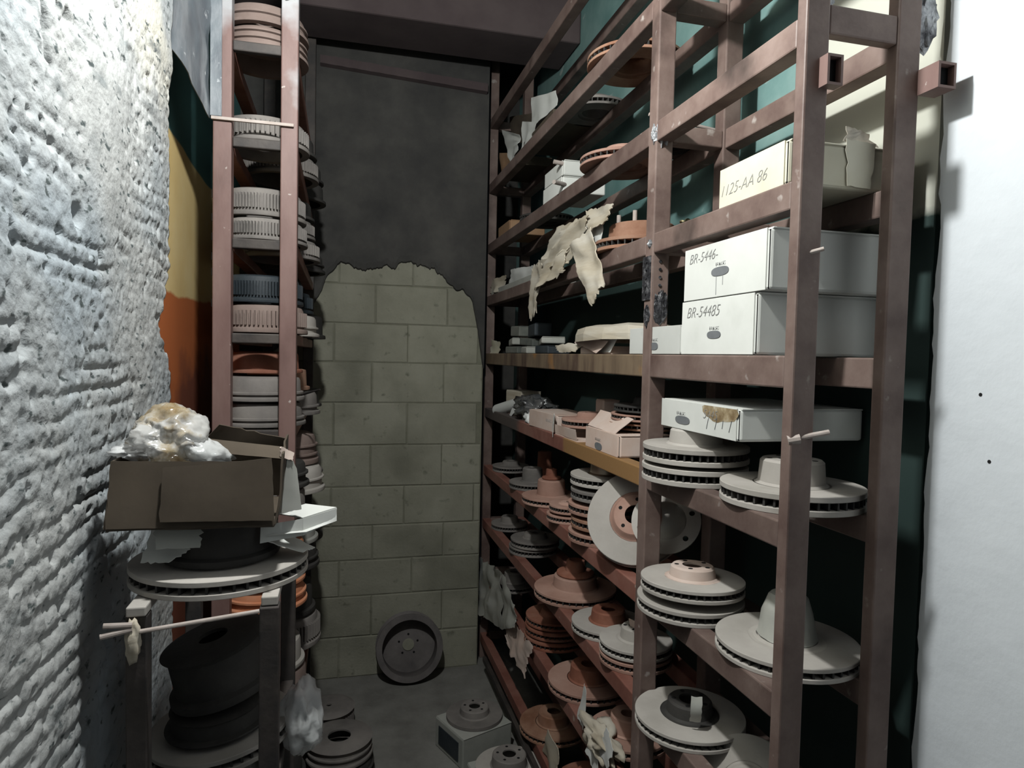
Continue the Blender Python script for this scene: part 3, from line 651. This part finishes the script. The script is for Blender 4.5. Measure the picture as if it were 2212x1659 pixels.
patch('flap', [(.700, 1.76, 1.515), (.70, 1.68, 1.515), (.70, 1.63, 1.555), (.700, 1.72, 1.568)], 'paper', t_, base=b_, amp=.003, seed=22)
G().box((-.012, -.12, .001), (.08, .12, .022)).obj('carton_body', 'carton_pink', t_)
patch('sheet', [(.688, 2.08, 1.515), (.688, 1.92, 1.515), (.70, 1.90, 1.548), (.70, 2.14, 1.535)], 'card_pale', tag(thing('crumpled_paper', 'torn cardboard scrap left of the small open carton, eye-level shelf', 'paper', (.69, 2.0, L['S']))), 10, 8, .010, .25, .002, 23, base=(.69, 2.0, L['S']))
patch('sheet', [(.686, 3.12, 1.50), (.686, 2.98, 1.495), (.690, 2.93, 1.56), (.690, 3.10, 1.575)], 'carton_cream', tag(thing('crumpled_paper', 'pale yellow paper scrap at the very far end of the eye-level shelf', 'paper', (.69, 3.05, L['S']))), 10, 8, .010, .2, .001, 24, base=(.69, 3.05, L['S']))
# level D
carton('pale cream box at the back, far left of the shelf with the dark plastic bag', (.80, 2.92, L['D']), (.10, .16, .10), 'card_pale', seam=False, gap=False, rotz=.2)
t_ = thing('rolled_paper', 'rolled white paper tube at the far left end of the shelf with the plastic bag', 'paper', (.73, 2.90, L['D']+.028))
g = G().lathe([(.024, -.12), (.027, -.12), (.027, .12), (.024, .12)], 20, True); o = g.obj('paper_roll', 'paper', t_, True); o.rotation_euler = (R(78), 0, R(12))
patch('paper_tail', [(.70, 2.80, L['D']-.02), (.70, 2.74, L['D']), (.72, 2.72, L['D']+.03), (.72, 2.79, L['D']+.03)], 'paper', t_, 6, 6, .004, .1, .001, 31, base=(.73, 2.90, L['D']+.028))
t_ = thing('plastic_bag', 'dark crumpled plastic bag on the shelf between the rolled paper and the pink carton', 'bag', (.76, 2.60, L['D'])); lump('bag', (0, 0, .045), (.06, .15, .045), 'plastic_dark', t_, 4, .45, 2.5, sub=4)
t_ = thing('crumpled_paper', 'small crumpled white scrap hanging on the rail left of the pink carton', 'paper', (.70, 2.46, L['D'])); lump('scrap', (0, 0, .018), (.016, .035, .02), 'paper', t_, 8, .5, 2)
c = carton('pinkish white carton with worn print, left end of the row below eye level', (.765, 2.26, L['D']), (.15, .27, .060), 'carton_pink', seam=False, rotz=R(4))
text_mesh('BRAKES', .016, c, (-.075-.0016, -.035, .030), (R(90), 0, R(-90)), 'ink_pale', 0, 'printed_word')
D('disc in an opened pinkish carton, between the two printed cartons', .775, 2.01, 'D', .092, 'iron_rose', dz=.035, hub_h=.02)
t_ = thing('open_carton', 'torn open pinkish carton holding a disc, between the two printed cartons', 'box', (.775, 2.0, L['D'])); b_ = (.775, 2.0, L['D'])
G().box((-.085, -.105, 0), (.085, .105, .004)).box((.081, -.105, .004), (.085, .105, .032)).obj('carton_tray', 'carton_pink', t_)
patch('flap', [(.69, 2.105, 1.25), (.69, 1.90, 1.25), (.682, 1.89, 1.283), (.686, 2.10, 1.278)], 'carton_pink', t_, base=b_, amp=.002, seed=33)
patch('flap', [(.688, 2.13, 1.25), (.680, 2.10, 1.235), (.680, 2.08, 1.31), (.692, 2.13, 1.31)], 'carton', t_, base=b_, amp=.003, seed=34, edge=.1)
c = carton('pinkish white carton with dark printed mark and a raised flap, nearest the second post', (.765, 1.70, L['D']), (.15, .24, .058), 'carton_pink', seam=True)
oval(c, (-.0766, .02, .012), AISLE, .026, .010); text_mesh('BRAKES', .012, c, (-.0766, .045, .026), AISLE, 'ink', 0, 'printed_word')
o = patch('flap', [(.695, 1.82, 1.305), (.695, 1.62, 1.302), (.735, 1.60, 1.345), (.735, 1.83, 1.350)], 'carton_pink', c, base=(.765, 1.70, L['D']), amp=.004, seed=35)
for i in range(3):
    D(['bottom thin disc', 'middle thin disc', 'top thin disc'][i]+' of the stack behind the raised carton flap', .815+.003*i, 1.70-.012*i, 'D', .100, ['rust', 'iron_rose', 'iron_dark'][i], dz=.064+.024*i, t=.018, hub_h=.005 if i < 2 else .02, vent=True)
carton('plain tan box standing upright behind the disc between the printed cartons', (.845, 2.04, L['D']), (.06, .07, .12), 'carton_pink', seam=False, gap=False)
D('thin pale disc behind the second post, just left above the long stained carton', .84, 1.50, 'D', .085, 'iron_pale', dz=.09, t=.012, vent=False, hub_h=.01)
D('disc right behind the second post, under the thin pale disc', .84, 1.50, 'D', .09, 'iron_dark', dz=.0, t=.03, hub_h=.05)
# level E
D('small pale disc at the far left end of the shelf with the leaning disc', .775, 3.02, 'E', .085, 'iron', hub_h=.02)
D('disc with grey hub and rust cap, second from the far left on that shelf', .765, 2.62, 'E', .095, 'iron', hub_h=.055, hub_r=.42)
D('rust-red hub block standing behind the second disc from the far left', .86, 2.76, 'E', .055, 'rust_red', hub_h=.10, hub_r=.55, vent=False)
D('pink dusty disc with a tall stepped hub, left of the small pair of discs', .755, 2.335, 'E', .108, 'iron_rose', hub_h=.058, hub_r=.46, dz=.002)
t_ = thing('wheel_hub', 'small rust-red hub standing on the tall stepped hub disc', 'wheel hub', (.755, 2.335, L['E']+.087)); inst(('wh',), lambda: G().lathe([(.001, 0), (.034, 0), (.036, .004), (.034, .008), (.022, .012), (.020, .036), (.014, .038), (.014, .010), (.001, .010)], 28), 'hub_body', 'rust_red', t_)
D('lower small disc squeezed between the stepped hub disc and the tall disc stack', .735, 2.075, 'E', .075, 'iron_rose', hub_h=.004, t=.024)
D('upper small disc squeezed between the stepped hub disc and the tall disc stack', .735, 2.065, 'E', .070, 'iron_rose', hub_h=.006, dz=.032, t=.024)
for i in range(5):
    D(['bottom disc', 'second disc from the bottom', 'third disc', 'fourth disc from the bottom', 'top shiny-hubbed disc'][i]+' of the tall stack of five left of the leaning disc',
      .762+.003*math.sin(i*2.1), 1.83+.004*math.cos(i*3), 'E', .108-.002*(i % 2), ['iron_rose', 'rust', 'iron_rose', 'iron', 'iron_pale'][i], dz=.0415*i, t=.029, hub_h=.011 if i < 4 else .042, hub_r=.44, hub_m='iron_shiny' if i == 4 else None)
disc('big disc leaning against the tall stack of five, beside the second post', (.755, 1.60, 1.08), .128, 'iron_pale', t=.024, rot=(R(57), R(0), R(-38)), hub='iron_rose', hub_h=.014, near=True)
t_ = thing('drilled_ring_plate', 'curved drilled ring plate hanging behind and right of the second post', 'backing plate', (.785, 1.50, 1.10), (R(57), 0, R(-38)))
def ringplate():
    bm = bmesh.new(); 
    def circ(cx, cy, r, n):
        vs = [bm.verts.new((cx+r*math.cos(2*math.pi*i/n), cy+r*math.sin(2*math.pi*i/n), 0)) for i in range(n)]
        for i in range(n): bm.edges.new((vs[i], vs[(i+1) % n]))
    circ(0, 0, .085, 48); circ(0, 0, .050, 36)
    for i in range(6):
        a = 2*math.pi*i/6+.4; circ(.066*math.cos(a), .066*math.sin(a), .007, 12)
    bmesh.ops.triangle_fill(bm, use_beauty=True, use_dissolve=False, edges=bm.edges[:])
    me = bpy.data.meshes.new('ring'); bm.to_mesh(me); bm.free(); return me
me = ringplate(); o = bpy.data.objects.new('ring_plate', me); COL.objects.link(o); me.materials.append(MAT['iron_pale']); o.parent = t_
md = o.modifiers.new('s', 'SOLIDIFY'); md.thickness = .004
# level F
D('small pale disc lying at the far left end of the third shelf from the floor', .77, 3.00, 'F', .085, 'iron', hub_h=.03)
for i in range(2): D(['lower', 'upper'][i]+' of two grey discs near the far left end, third shelf from the floor', .775+.004*i, 2.62-.01*i, 'F', .100, 'iron', dz=.032*i, t=.028, hub_h=.0035 if i == 0 else .02, rot=(0, 0, i))
D('big pinkish disc with broad hub, middle of the third shelf from the floor', .775, 2.11, 'F', .138, 'iron_rose', hub_h=.040, hub_r=.52, dz=.0, t=.028)
t_ = thing('wheel_hub', 'rust-red stepped hub sitting on the big pinkish disc', 'wheel hub', (.775, 2.11, L['F']+.069)); inst(('wh2',), lambda: G().lathe([(.001, 0), (.062, 0), (.064, .004), (.062, .010), (.034, .014), (.030, .048), (.022, .050), (.022, .014), (.001, .014)], 36), 'hub_body', 'rust_red', t_)
D('pale disc with rust-red hub, left of the price-tagged disc, third shelf from the floor', .775, 1.82, 'F', .108, 'iron_pale', hub_h=.034, hub='rust_red', t=.026)
for i in range(2): D(['lower', 'upper pale'][i]+' disc of the pair by the second post, third shelf from floor', .768, 1.615, 'F', .096, ['iron_rose', 'iron_pale'][i], dz=.032*i, t=.026, hub_h=.0055 if i == 0 else .034, near=True, hub_r=.40)
t_ = thing('price_tag', 'small white paper tag standing on the hub nearest the second post', 'tag', (.755, 1.60, L['F']+.093)); G().box((-.001, -.014, 0), (.001, .014, .022)).obj('tag_card', 'carton_pink', t_)
t_.rotation_euler = (0, R(-15), R(20))
# level G
for i in range(3): D(['bottom', 'middle', 'top'][i]+' disc of the red-rust stack of three beside the torn pinkish paper', .785, 2.34+.006*i, 'G', .115-.004*i, 'rust_red', dz=.034*i, t=.028, hub_h=.0055 if i < 2 else .02)
D('pinkish disc with a red hub right of the red-rust stack of three', .785, 1.985, 'G', .132, 'iron_rose', hub='rust_red', hub_h=.045, t=.028)
D('disc in front of the second post on the second shelf from the floor', .785, 1.68, 'G', .11, 'iron_rose', t=.028)
D('small disc at the far left end of the second shelf from the floor', .78, 2.93, 'G', .10, 'iron', t=.026)
t_ = thing('torn_plastic_sheet', 'dull white plastic sheet hanging over the rails at the far left end, low down', 'plastic sheet', (.69, 2.8, .55)); b_ = (.69, 2.8, .55)
patch('sheet', [(.678, 3.22, .50), (.668, 3.20, .23), (.662, 2.66, .365), (.672, 2.72, .58)], 'plastic_grey', t_, 18, 18, .016, .05, .001, 41, base=b_)
patch('sheet', [(.672, 2.72, .58), (.662, 2.66, .365), (.655, 2.42, .47), (.668, 2.48, .535)], 'plastic_grey', t_, 12, 14, .014, .08, .001, 42, base=b_)
t_ = thing('torn_paper', 'pinkish torn paper hanging over the rail right of the white plastic sheet', 'paper', (.69, 2.4, .44)); b_ = (.69, 2.4, .44)
patch('sheet', [(.675, 2.66, .44), (.660, 2.58, .345), (.655, 2.30, .33), (.670, 2.24, .475)], 'carton_pink', t_, 18, 14, .012, .14, .001, 43, base=b_)
# lowest level H
D('rust-brown disc on the lowest shelf, left of the crumpled wrapping', .775, 2.30, 'H', .125, 'rust', t=.028, hub_h=.04)
D('rust-red disc on the lowest shelf beneath the crumpled wrapping', .785, 1.92, 'H', .13, 'rust_red', t=.028, hub_h=.04)
t_ = thing('crumpled_wrapping', 'crumpled tan paper wrapping with white lining, bottom right by the second post', 'paper', (.745, 1.66, L['G']-.02)); b_ = (.745, 1.66, L['G']-.02)
t_.location = (.70, 1.70, L['G']); b_ = (.70, 1.70, L['G'])
lump('wrap', (-.005, -.05, .026), (.035, .085, .030), 'card_pale', t_, 13, .6, 2.2, sub=4)
patch('spike', [(.678, 1.80, .46), (.672, 1.74, .45), (.680, 1.735, .56), (.684, 1.755, .575)], 'paper', t_, 6, 8, .005, .1, .001, 44, base=b_)
patch('lining', [(.672, 1.62, .46), (.668, 1.54, .45), (.672, 1.52, .52), (.676, 1.58, .545)], 'paper', t_, 8, 8, .007, .15, .001, 45, base=b_)
patch('lining', [(.674, 1.72, .40), (.666, 1.62, .39), (.668, 1.60, .455), (.674, 1.68, .46)], 'paper', t_, 8, 8, .008, .15, .001, 46, base=b_)
patch('sheet', [(.69, 2.16, .14), (.685, 1.98, .135), (.685, 1.97, .24), (.69, 2.10, .25)], 'card_pale', tag(thing('torn_cardboard', 'pale cardboard piece standing on the lowest rail, bottom edge of the picture', 'cardboard', (.69, 2.05, .13))), 10, 10, .008, .12, .002, 47, base=(.69, 2.05, .13))

# ------------------------------------------------------------------ left tall rack
lr = thing('steel_rack', 'narrow tall red oxide steel rack on the left, loaded with brake drums', 'rack', (-.22, 2.4, 0))
XL = Matrix.Translation((.22, -2.4, 0))
def lp(name, a, b, m='paint_pink', bev=.003): return G().box(a, b, XL).obj(name, m, lr, bevel=bev)
for y0, pm in ((1.87, 'paint_pink'), (3.02, 'paint_dark')):
    lp('post', (-.322, y0, 0), (-.277, y0+.042, 3.0), pm); lp('post', (-.158, y0, 0), (-.115, y0+.042, 3.0), pm)
LL = [2.30, 2.055, 1.795, 1.548, 1.292, 1.035, .78, .52, .26, .04]
for z in LL:
    lp('shelf_rail', (-.318, 1.912, z-.032), (-.282, 3.02, z), 'paint_red'); lp('shelf_rail', (-.154, 1.912, z-.032), (-.119, 3.02, z), 'paint_red')
    lp('cross_rail', (-.277, 1.885, z-.030), (-.158, 1.905, z-.004), 'paint_dark')
lp('cross_rail', (-.325, 1.862, 2.083), (-.125, 1.869, 2.091), 'rod', .001)
lp('angle_strip', (-.3275, 1.864, 2.092), (-.300, 1.8695, 2.60), 'sheet', .001)
lump('weld_patch', (-.137, 1.868, 2.44), (.022, .006, .03), 'weld', lr, 31, .3, 3, (-.22, 2.4, 0))
for z in (1.90, 1.84, 1.79, 1.74, 1.70, 1.62):
    o = G().box((-.3225-.003, 1.88, z-.010), (-.3222, 1.90, z+.010), XL).obj('slot', 'black', lr)
# pale-spotted sheet between wall edge and post
t_ = thing('sheet_metal_panel', 'pale-spotted grey sheet metal with a slanted lower edge, top left beside the rack', 'panel', (-.345, 1.74, 2.1))
b_ = (-.345, 1.74, 2.1)
patch('sheet', [(-.368, 1.585, 2.17), (-.330, 1.868, 2.085), (-.330, 1.868, 3.0), (-.368, 1.585, 3.0)], 'sheet', t_, 16, 40, .006, 0, .002, 61, base=b_)
# drums: (level index, dz, y, x, radius, height, material, fins, rings, label)
DR = [
 (0, .0, 2.02, -.215, .118, .058, 'iron_pink', 0, (.40, .7), 'lower ribbed drum at the very top of the left rack, front column'),
 (0, .060, 2.02, -.215, .118, .056, 'iron_pink', 0, (.5,), 'upper ribbed drum at the very top of the left rack, front column'),
 (1, .0, 2.02, -.212, .120, .072, 'iron', 56, (), 'pale drum with slanted fins just under the thin cross rod of the left rack'),
 (2, .0, 2.02, -.215, .120, .062, 'iron', 84, (), 'lower of two finned grey drums above the blue-black drum, left rack'),
 (2, .065, 2.03, -.220, .120, .078, 'iron', 84, (), 'upper of two finned grey drums above the blue-black drum, left rack'),
 (3, .0, 2.02, -.213, .120, .078, 'iron_pink', 64, (), 'pinkish grey finned drum directly below the blue-black drum, left rack'),
 (3, .081, 2.03, -.222, .116, .076, 'iron_blue', 84, (), 'blue-black finned drum in the middle of the left rack'),
 (4, .0, 2.02, -.214, .118, .066, 'iron', 0, (.30, ), 'lower smooth drum with polished lip, just above the open carton, left rack'),
 (4, .070, 2.02, -.216, .116, .066, 'iron', 0, (.30, ), 'upper smooth drum with polished lip, just above the open carton, left rack'),
 (4, .145, 2.06, -.220, .112, .060, 'rust_red', 0, (), 'dark red drum in the shadow above the two smooth drums, left rack'),
 # second column
 (1, .0, 2.34, -.195, .118, .07, 'iron', 64, (), 'finned drum in the second column, first shelf under the rod, left rack'),
 (1, .075, 2.34, -.198, .115, .06, 'iron_dark', 0, (), 'dark drum on top of the second column under the rod, left rack'),
 (2, .0, 2.34, -.192, .122, .065, 'iron', 64, (), 'lower finned drum of the second column, beside the grey pair, left rack'),
 (2, .070, 2.34, -.198, .112, .06, 'iron', 64, (), 'upper finned drum of the second column, beside the grey pair, left rack'),
 (2, .135, 2.36, -.205, .115, .06, 'iron_dark', 0, (), 'dark drum topping the second column above the grey pair, left rack'),
 (3, .0, 2.34, -.192, .122, .07, 'iron_pale', 0, (.4,), 'pale ringed drum of the second column, level with the pinkish finned drum'),
 (3, .075, 2.35, -.202, .112, .07, 'iron_blue', 56, (), 'blue-black drum of the second column, behind the right post'),
 (4, .0, 2.36, -.190, .124, .075, 'iron', 0, (.35,), 'grey drum of the second column above the white torn flap, left rack'),
 (4, .08, 2.36, -.205, .105, .07, 'rust', 0, (), 'rusty drum on the second column, above the grey ringed one, left rack'),
 (1, .0, 2.68, -.185, .124, .07, 'iron_dark', 0, (), 'dark drum in the third column nearest the back wall, under the rod'),
 (1, .075, 2.68, -.190, .12, .06, 'iron_dark', 0, (), 'second dark drum up in the third column nearest the back wall'),
 (2, .0, 2.68, -.185, .124, .07, 'iron_dark', 0, (.4,), 'dark ringed drum in the third column, fourth shelf from the top'),
 (3, .0, 2.68, -.182, .124, .09, 'iron_dark', 0, (), 'dark bulging drum in the third column at eye level'),
 (4, .0, 2.68, -.190, .12, .07, 'iron_dark', 0, (), 'dark drum in the third column just below eye level'),
 (5, .0, 2.02, -.205, .120, .075, 'iron', 0, (), 'drum hidden behind the open carton, right edge visible, left rack'),
 (5, .08, 2.03, -.205, .12, .07, 'iron_dark', 0, (.5,), 'dark drum directly behind the open carton, left rack'),
 (5, .0, 2.36, -.178, .130, .085, 'iron_pale', 0, (.5,), 'pale stepped drum of the second column beside the white torn flap'),
 (5, .09, 2.38, -.188, .118, .10, 'iron_pink', 0, (.3, .6), 'pinkish grey ribbed drum above the pale stepped drum, left rack'),
 (5, .0, 2.70, -.185, .122, .08, 'iron', 0, (), 'drum of the third column level with the open carton'),
 (6, .0, 2.02, -.205, .118, .06, 'rust_orange', 0, (.5,), 'lower orange-primed drum seen under the big disc, left rack'),
 (6, .064, 2.02, -.205, .112, .055, 'rust_orange', 0, (), 'upper orange-primed drum seen under the big disc, left rack'),
 (6, .125, 2.02, -.205, .118, .055, 'rust_orange', 0, (.4,), 'topmost orange-primed drum just beneath the big disc, left rack'),
 (6, .0, 2.36, -.185, .122, .08, 'iron_dark', 0, (.4,), 'dark weathered drum of the second column below the white tray'),
 (6, .085, 2.36, -.188, .120, .085, 'carton_grey', 0, (), 'grey dusty drum of the second column just below the white tray'),
 (6, .0, 2.70, -.185, .124, .11, 'iron_dark', 0, (), 'dark drum of the third column below the white tray'),
 (7, .0, 2.02, -.200, .122, .075, 'iron_pink', 0, (), 'pinkish drum low behind the right leg of the small front rack'),
 (7, .08, 2.02, -.205, .112, .075, 'iron_pale', 0, (), 'pale drum low behind the right leg of the small front rack'),
 (7, .0, 2.36, -.182, .126, .10, 'iron', 64, (), 'large grey finned drum low in the second column, left rack'),
 (7, .105, 2.36, -.190, .115, .10, 'iron_dark', 0, (), 'dark drum on the large grey finned drum, low in the left rack'),
 (8, .0, 2.02, -.205, .118, .08, 'iron_dark', 0, (), 'dark drum on the second shelf from the floor, left rack'),
 (8, .0, 2.36, -.185, .124, .09, 'iron_dark', 0, (), 'dark drum of the second column on the second shelf from the floor, left rack'),
 (9, .0, 2.36, -.218, .100, .09, 'iron', 56, (), 'finned drum on the lowest shelf of the left rack, second column'),
]
for li, dz, y, x, rr, h, m, fn, rg, lb in DR:
    drum(lb, (x, y, LL[li]+dz), rr, h, m, fn, rings=rg)
G().cyl((-.135+.22, 2.2-2.4, 1.36), (-.06+.22, 2.12-2.4, 1.385), .006, r2=.002).obj('bent_lever', 'paint_dark', lr, True)

# ------------------------------------------------------------------ small front rack
sr = thing('small_steel_rack', 'short dark steel rack at bottom left carrying the big disc and open carton', 'rack', (-.19, 1.2, 0))
XS = Matrix.Translation((.19, -1.2, 0))
def sp(name, a, b, m='paint_dark', bev=.002): return G().box(a, b, XS).obj(name, m, sr, bevel=bev)
for x0 in (-.292, -.113):
    for y0 in (1.04, 1.42): sp('post', (x0, y0, 0), (x0+.028, y0+.028, 1.118))
sp('top_rail', (-.290, 1.035, 1.119), (-.264, 1.45, 1.133), 'iron_pale'); sp('top_rail', (-.111, 1.045, 1.119), (-.087, 1.45, 1.133), 'iron_pale')
for x0 in (-.290, -.111): sp('shelf_rail', (x0, 1.068, .80), (x0+.024, 1.42, .825))
for x0 in (-.290, -.111): sp('shelf_rail', (x0, 1.068, .50), (x0+.024, 1.42, .525))
for z in (.80, .50): sp('cross_rail', (-.264, 1.424, z), (-.113, 1.444, z+.024))
G().cyl((-.270+.19, 1.03-1.2, 1.100), (-.112+.19, 1.034-1.2, 1.116), .0032).obj('tie_rod', 'rod', sr)
G().cyl((-.315+.19, 1.025-1.2, 1.113), (-.280+.19, 1.03-1.2, 1.110), .004).cyl((-.318+.19, 1.022-1.2, 1.099), (-.280+.19, 1.03-1.2, 1.104), .004).obj('rod_stub', 'rod', sr)
lump('cement_drip', (-.279, 1.032, 1.085), (.010, .006, .028), 'card_pale', sr, 51, .35, 2, (-.19, 1.2, 0))
disc('biggest brake disc, lying on the small front rack beneath the open carton', (-.186, 1.175, 1.134), .136, 'iron_pale', near=True, t=.028, hub_h=.004, hub_r=.5)
drum('dark drum standing on the biggest disc, carrying the open carton', (-.186, 1.175, 1.167), .090, .066, 'iron_dark')
# open brown carton
t_ = thing('open_cardboard_box', 'open brown cardboard box with a plastic bag spilling out, on the small front rack', 'box', (-.205, 1.16, 1.235)); b_ = (-.205, 1.16, 1.235)
def wall4(name, a, b, c, d, m='card_brown', seed=1, amp=.003, th=.003, edge=.02): return patch(name, [a, b, c, d], m, t_, 10, 6, amp, edge, th, seed, base=b_)
wall4('front_panel', (-.322, 1.06, 1.240), (-.095, 1.06, 1.236), (-.100, 1.075, 1.331), (-.320, 1.078, 1.335))
wall4('front_flap', (-.249, 1.050, 1.250), (-.094, 1.052, 1.246), (-.099, 1.062, 1.338), (-.249, 1.066, 1.326), seed=3)
wall4('bottom_panel', (-.322, 1.06, 1.238), (-.095, 1.06, 1.236), (-.095, 1.27, 1.236), (-.322, 1.27, 1.238), seed=4)
wall4('side_panel', (-.094, 1.06, 1.238), (-.094, 1.27, 1.238), (-.090, 1.25, 1.352), (-.084, 1.08, 1.342), seed=5)
wall4('side_panel', (-.324, 1.06, 1.240), (-.324, 1.27, 1.240), (-.318, 1.27, 1.335), (-.318, 1.08, 1.335), seed=6)
wall4('back_panel', (-.320, 1.268, 1.240), (-.095, 1.268, 1.240), (-.090, 1.24, 1.345), (-.20, 1.235, 1.372), seed=7)
wall4('torn_flap', (-.195, 1.12, 1.340), (-.085, 1.10, 1.330), (-.085, 1.12, 1.346), (-.197, 1.13, 1.360), seed=8)
o = patch('white_side_flap', [(-.088, 1.10, 1.245), (-.058, 1.115, 1.247), (-.066, 1.12, 1.312), (-.080, 1.11, 1.345)], 'carton_grey', t_, 8, 8, .003, .05, .002, 9, base=b_); 
patch('white_side_flap', [(-.090, 1.10, 1.335), (-.072, 1.11, 1.325), (-.070, 1.12, 1.337), (-.088, 1.10, 1.350)], 'carton_pink', t_, 6, 6, .004, .2, .002, 10, base=b_)
t_ = thing('plastic_bag', 'yellowed shiny clear plastic bag heaped in the open brown box', 'bag', (-.255, 1.15, 1.36)); 
lump('bag', (0, 0, .0), (.055, .07, .044), 'plastic_amber', t_, 21, .26, 1.3, sub=5, rot=(0, R(14), 0))
lump('bag_fold', (.045, -.03, -.014), (.045, .03, .020), 'plastic', t_, 24, .25, 1.5, sub=4, rot=(0, R(25), 0))
lump('bag_fold', (-.045, -.02, -.018), (.032, .03, .010), 'plastic', t_, 27, .4, 2.2, sub=4)
t_ = thing('carton_tray', 'bright white folded carton tray sticking out right beneath the open brown box', 'box', (-.06, 1.165, 1.225)); b_ = (-.06, 1.165, 1.225)
patch('tray_top', [(-.104, 1.17, 1.229), (-.056, 1.113, 1.233), (-.004, 1.150, 1.240), (-.056, 1.205, 1.236)], 'carton', t_, 6, 6, .001, 0, .0015, 1, base=b_)
patch('tray_side', [(-.110, 1.11, 1.208), (-.050, 1.105, 1.212), (-.004, 1.148, 1.218), (-.004, 1.150, 1.238)], 'carton', t_, 6, 6, 0, 0, .0015, 1, base=b_)
patch('tray_side', [(-.120, 1.11, 1.196), (-.056, 1.113, 1.205), (-.056, 1.113, 1.232), (-.120, 1.12, 1.222)], 'carton', t_, 6, 6, .001, 0, .0015, 1, base=b_)
patch('tray_side', [(-.056, 1.113, 1.205), (-.006, 1.148, 1.220), (-.004, 1.150, 1.239), (-.056, 1.113, 1.232)], 'carton', t_, 6, 6, .001, 0, .0015, 1, base=b_)
patch('lower_flap', [(-.115, 1.115, 1.200), (-.055, 1.12, 1.176), (-.038, 1.16, 1.172), (-.10, 1.20, 1.20)], 'carton', t_, 8, 8, .004, .05, .0015, 2, base=b_)
t_ = thing('torn_carton_scrap', 'torn white carton scrap under the left side of the open brown box', 'box', (-.27, 1.10, 1.19)); b_ = (-.27, 1.10, 1.19)
patch('scrap', [(-.285, 1.09, 1.180), (-.245, 1.08, 1.182), (-.220, 1.10, 1.195), (-.275, 1.11, 1.235)], 'carton', t_, 8, 8, .005, .1, .0015, 2, base=b_)
patch('scrap', [(-.26, 1.07, 1.205), (-.20, 1.07, 1.205), (-.20, 1.09, 1.236), (-.265, 1.09, 1.236)], 'carton_grey', t_, 8, 8, .004, .1, .0015, 5, base=b_)
# under the disc
drum('black tilted drum jammed in the upper bay of the small front rack', (-.185, 1.22, .925), .088, .090, 'iron_dark', rot=(R(3), R(-14), 0), shoulder=.85)
disc('pale disc tilted in the small front rack, under the black drum', (-.190, 1.21, .838), .115, 'iron_pale', near=True, t=.026, rot=(R(2), R(-5), 0), hub_h=.004)
drum('shallow dark drum with drilled face lying on the tilted pale disc', (-.192, 1.205, .872), .085, .034, 'iron_dark', rot=(R(2), R(-5), 0), hole=.35)
t_ = thing('plastic_bag', 'white shiny plastic bag bulging out right of the small front rack leg', 'bag', (-.06, 1.20, .86)); lump('bag', (0, 0, 0), (.034, .045, .055), 'plastic', t_, 33, .28, 1.4, sub=4)
t_ = thing('plastic_bag', 'dull clear plastic bag lying across the bottom of the small front rack', 'bag', (-.19, 1.15, .79)); lump('bag', (0, 0, 0), (.075, .06, .022), 'plastic_grey', t_, 36, .4, 1.8, sub=4)

# ------------------------------------------------------------------ on the floor
# wheel drum leaning on the back wall
t_ = drum('dark round drum standing upright against the back wall, open side out', (.318, 3.105, .1535), .150, .085, 'iron_mid', rot=(R(90-7+0), 0, 0), hole=.0+.15, shoulder=.93, flip=True, name='wheel_drum', lip=.016)
t_.rotation_euler = (R(80), 0, 0)
t_.location = (.318, 3.085, .152)
G().lathe([(.001, 0), (.027, 0), (.027, .001), (.001, .001)], 24).obj('bore_lit_disc', 'block', t_, loc=(0, 0, .010))  # pale disc plugs the bore, light of the wall behind put into colour
for i in range(5):
    a = 2*math.pi*i/5+.3; G().cyl((.045*math.cos(a), .045*math.sin(a), .0065), (.045*math.cos(a), .045*math.sin(a), .0075), .005, 10).obj('bolt_hole', 'black', t_)
# floor carton and discs
c = carton('dusty white carton with dark printed panel standing on the floor, a disc on top', (.505, 2.455, 0), (.22, .20, .115), 'carton_grey', rotz=R(22), gap=False, seam=False)
G().box((-.1115, -.07, .02), (-.1085, .07, .09)).obj('printed_panel', 'iron_blue', c)
disc('dark small disc with hub lying on the floor carton', (.512, 2.47, .1155), .108, 'iron', t=.014, hub_h=.028, hub_r=.50, near=True, vent=False)
disc('grey disc with raised hub in front of the floor carton, bottom edge', (.585, 2.21, .055), .118, 'iron_pale', t=.020, hub_h=.040, hub_r=.50, near=True, vent=False, hub='iron')
carton('low flattened dusty carton under the disc in front of the floor carton', (.585, 2.20, 0), (.24, .22, .054), 'carton_grey', rotz=R(10), gap=False, seam=False)
drum('lower grey drum of the pair on the floor at bottom centre-left', (.012, 2.41, 0), .124, .070, 'iron_dark', rings=(.5,), hole=.3)
drum('upper rust-stained drum of the pair on the floor at bottom centre-left', (.010, 2.415, .071), .118, .062, 'iron', rings=(.5,), hole=.34, shoulder=.9)
drum('grey drum standing on the floor behind the pair, against the left rack', (-.03, 2.70, 0), .100, .10, 'iron', shoulder=.9, fins=48, hole=.1)
# rods on the floor by the rack foot
g = G().box((.655, 2.0, .075), (.672, 3.0, .10)).obj('floor_tube', 'paint_dark', None, bevel=.002)
tag(g, 'dark steel tube lying along the foot of the right rack', 'tube')

# groups for the repeats
for o in list(COL.objects):
    if o.parent or 'label' not in o or 'group' in o: continue
    n = o.name.split('.')[0]; x, y, z = o.location
    if n == 'brake_disc' and x > .65: o['group'] = 'brake discs on the right rack'
    elif n == 'brake_drum' and x < -.15 and y > 1.9: o['group'] = 'brake drums in the left rack'
    elif n == 'carton' and x > .65: o['group'] = 'cartons on the right rack'
    elif n == 'torn_open_carton': o['group'] = 'torn open cartons on the upper rails'
    elif n == 'wheel_hub': o['group'] = 'loose wheel hubs on the discs'
    elif n == 'plastic_bag': o['group'] = 'plastic bags among the parts'
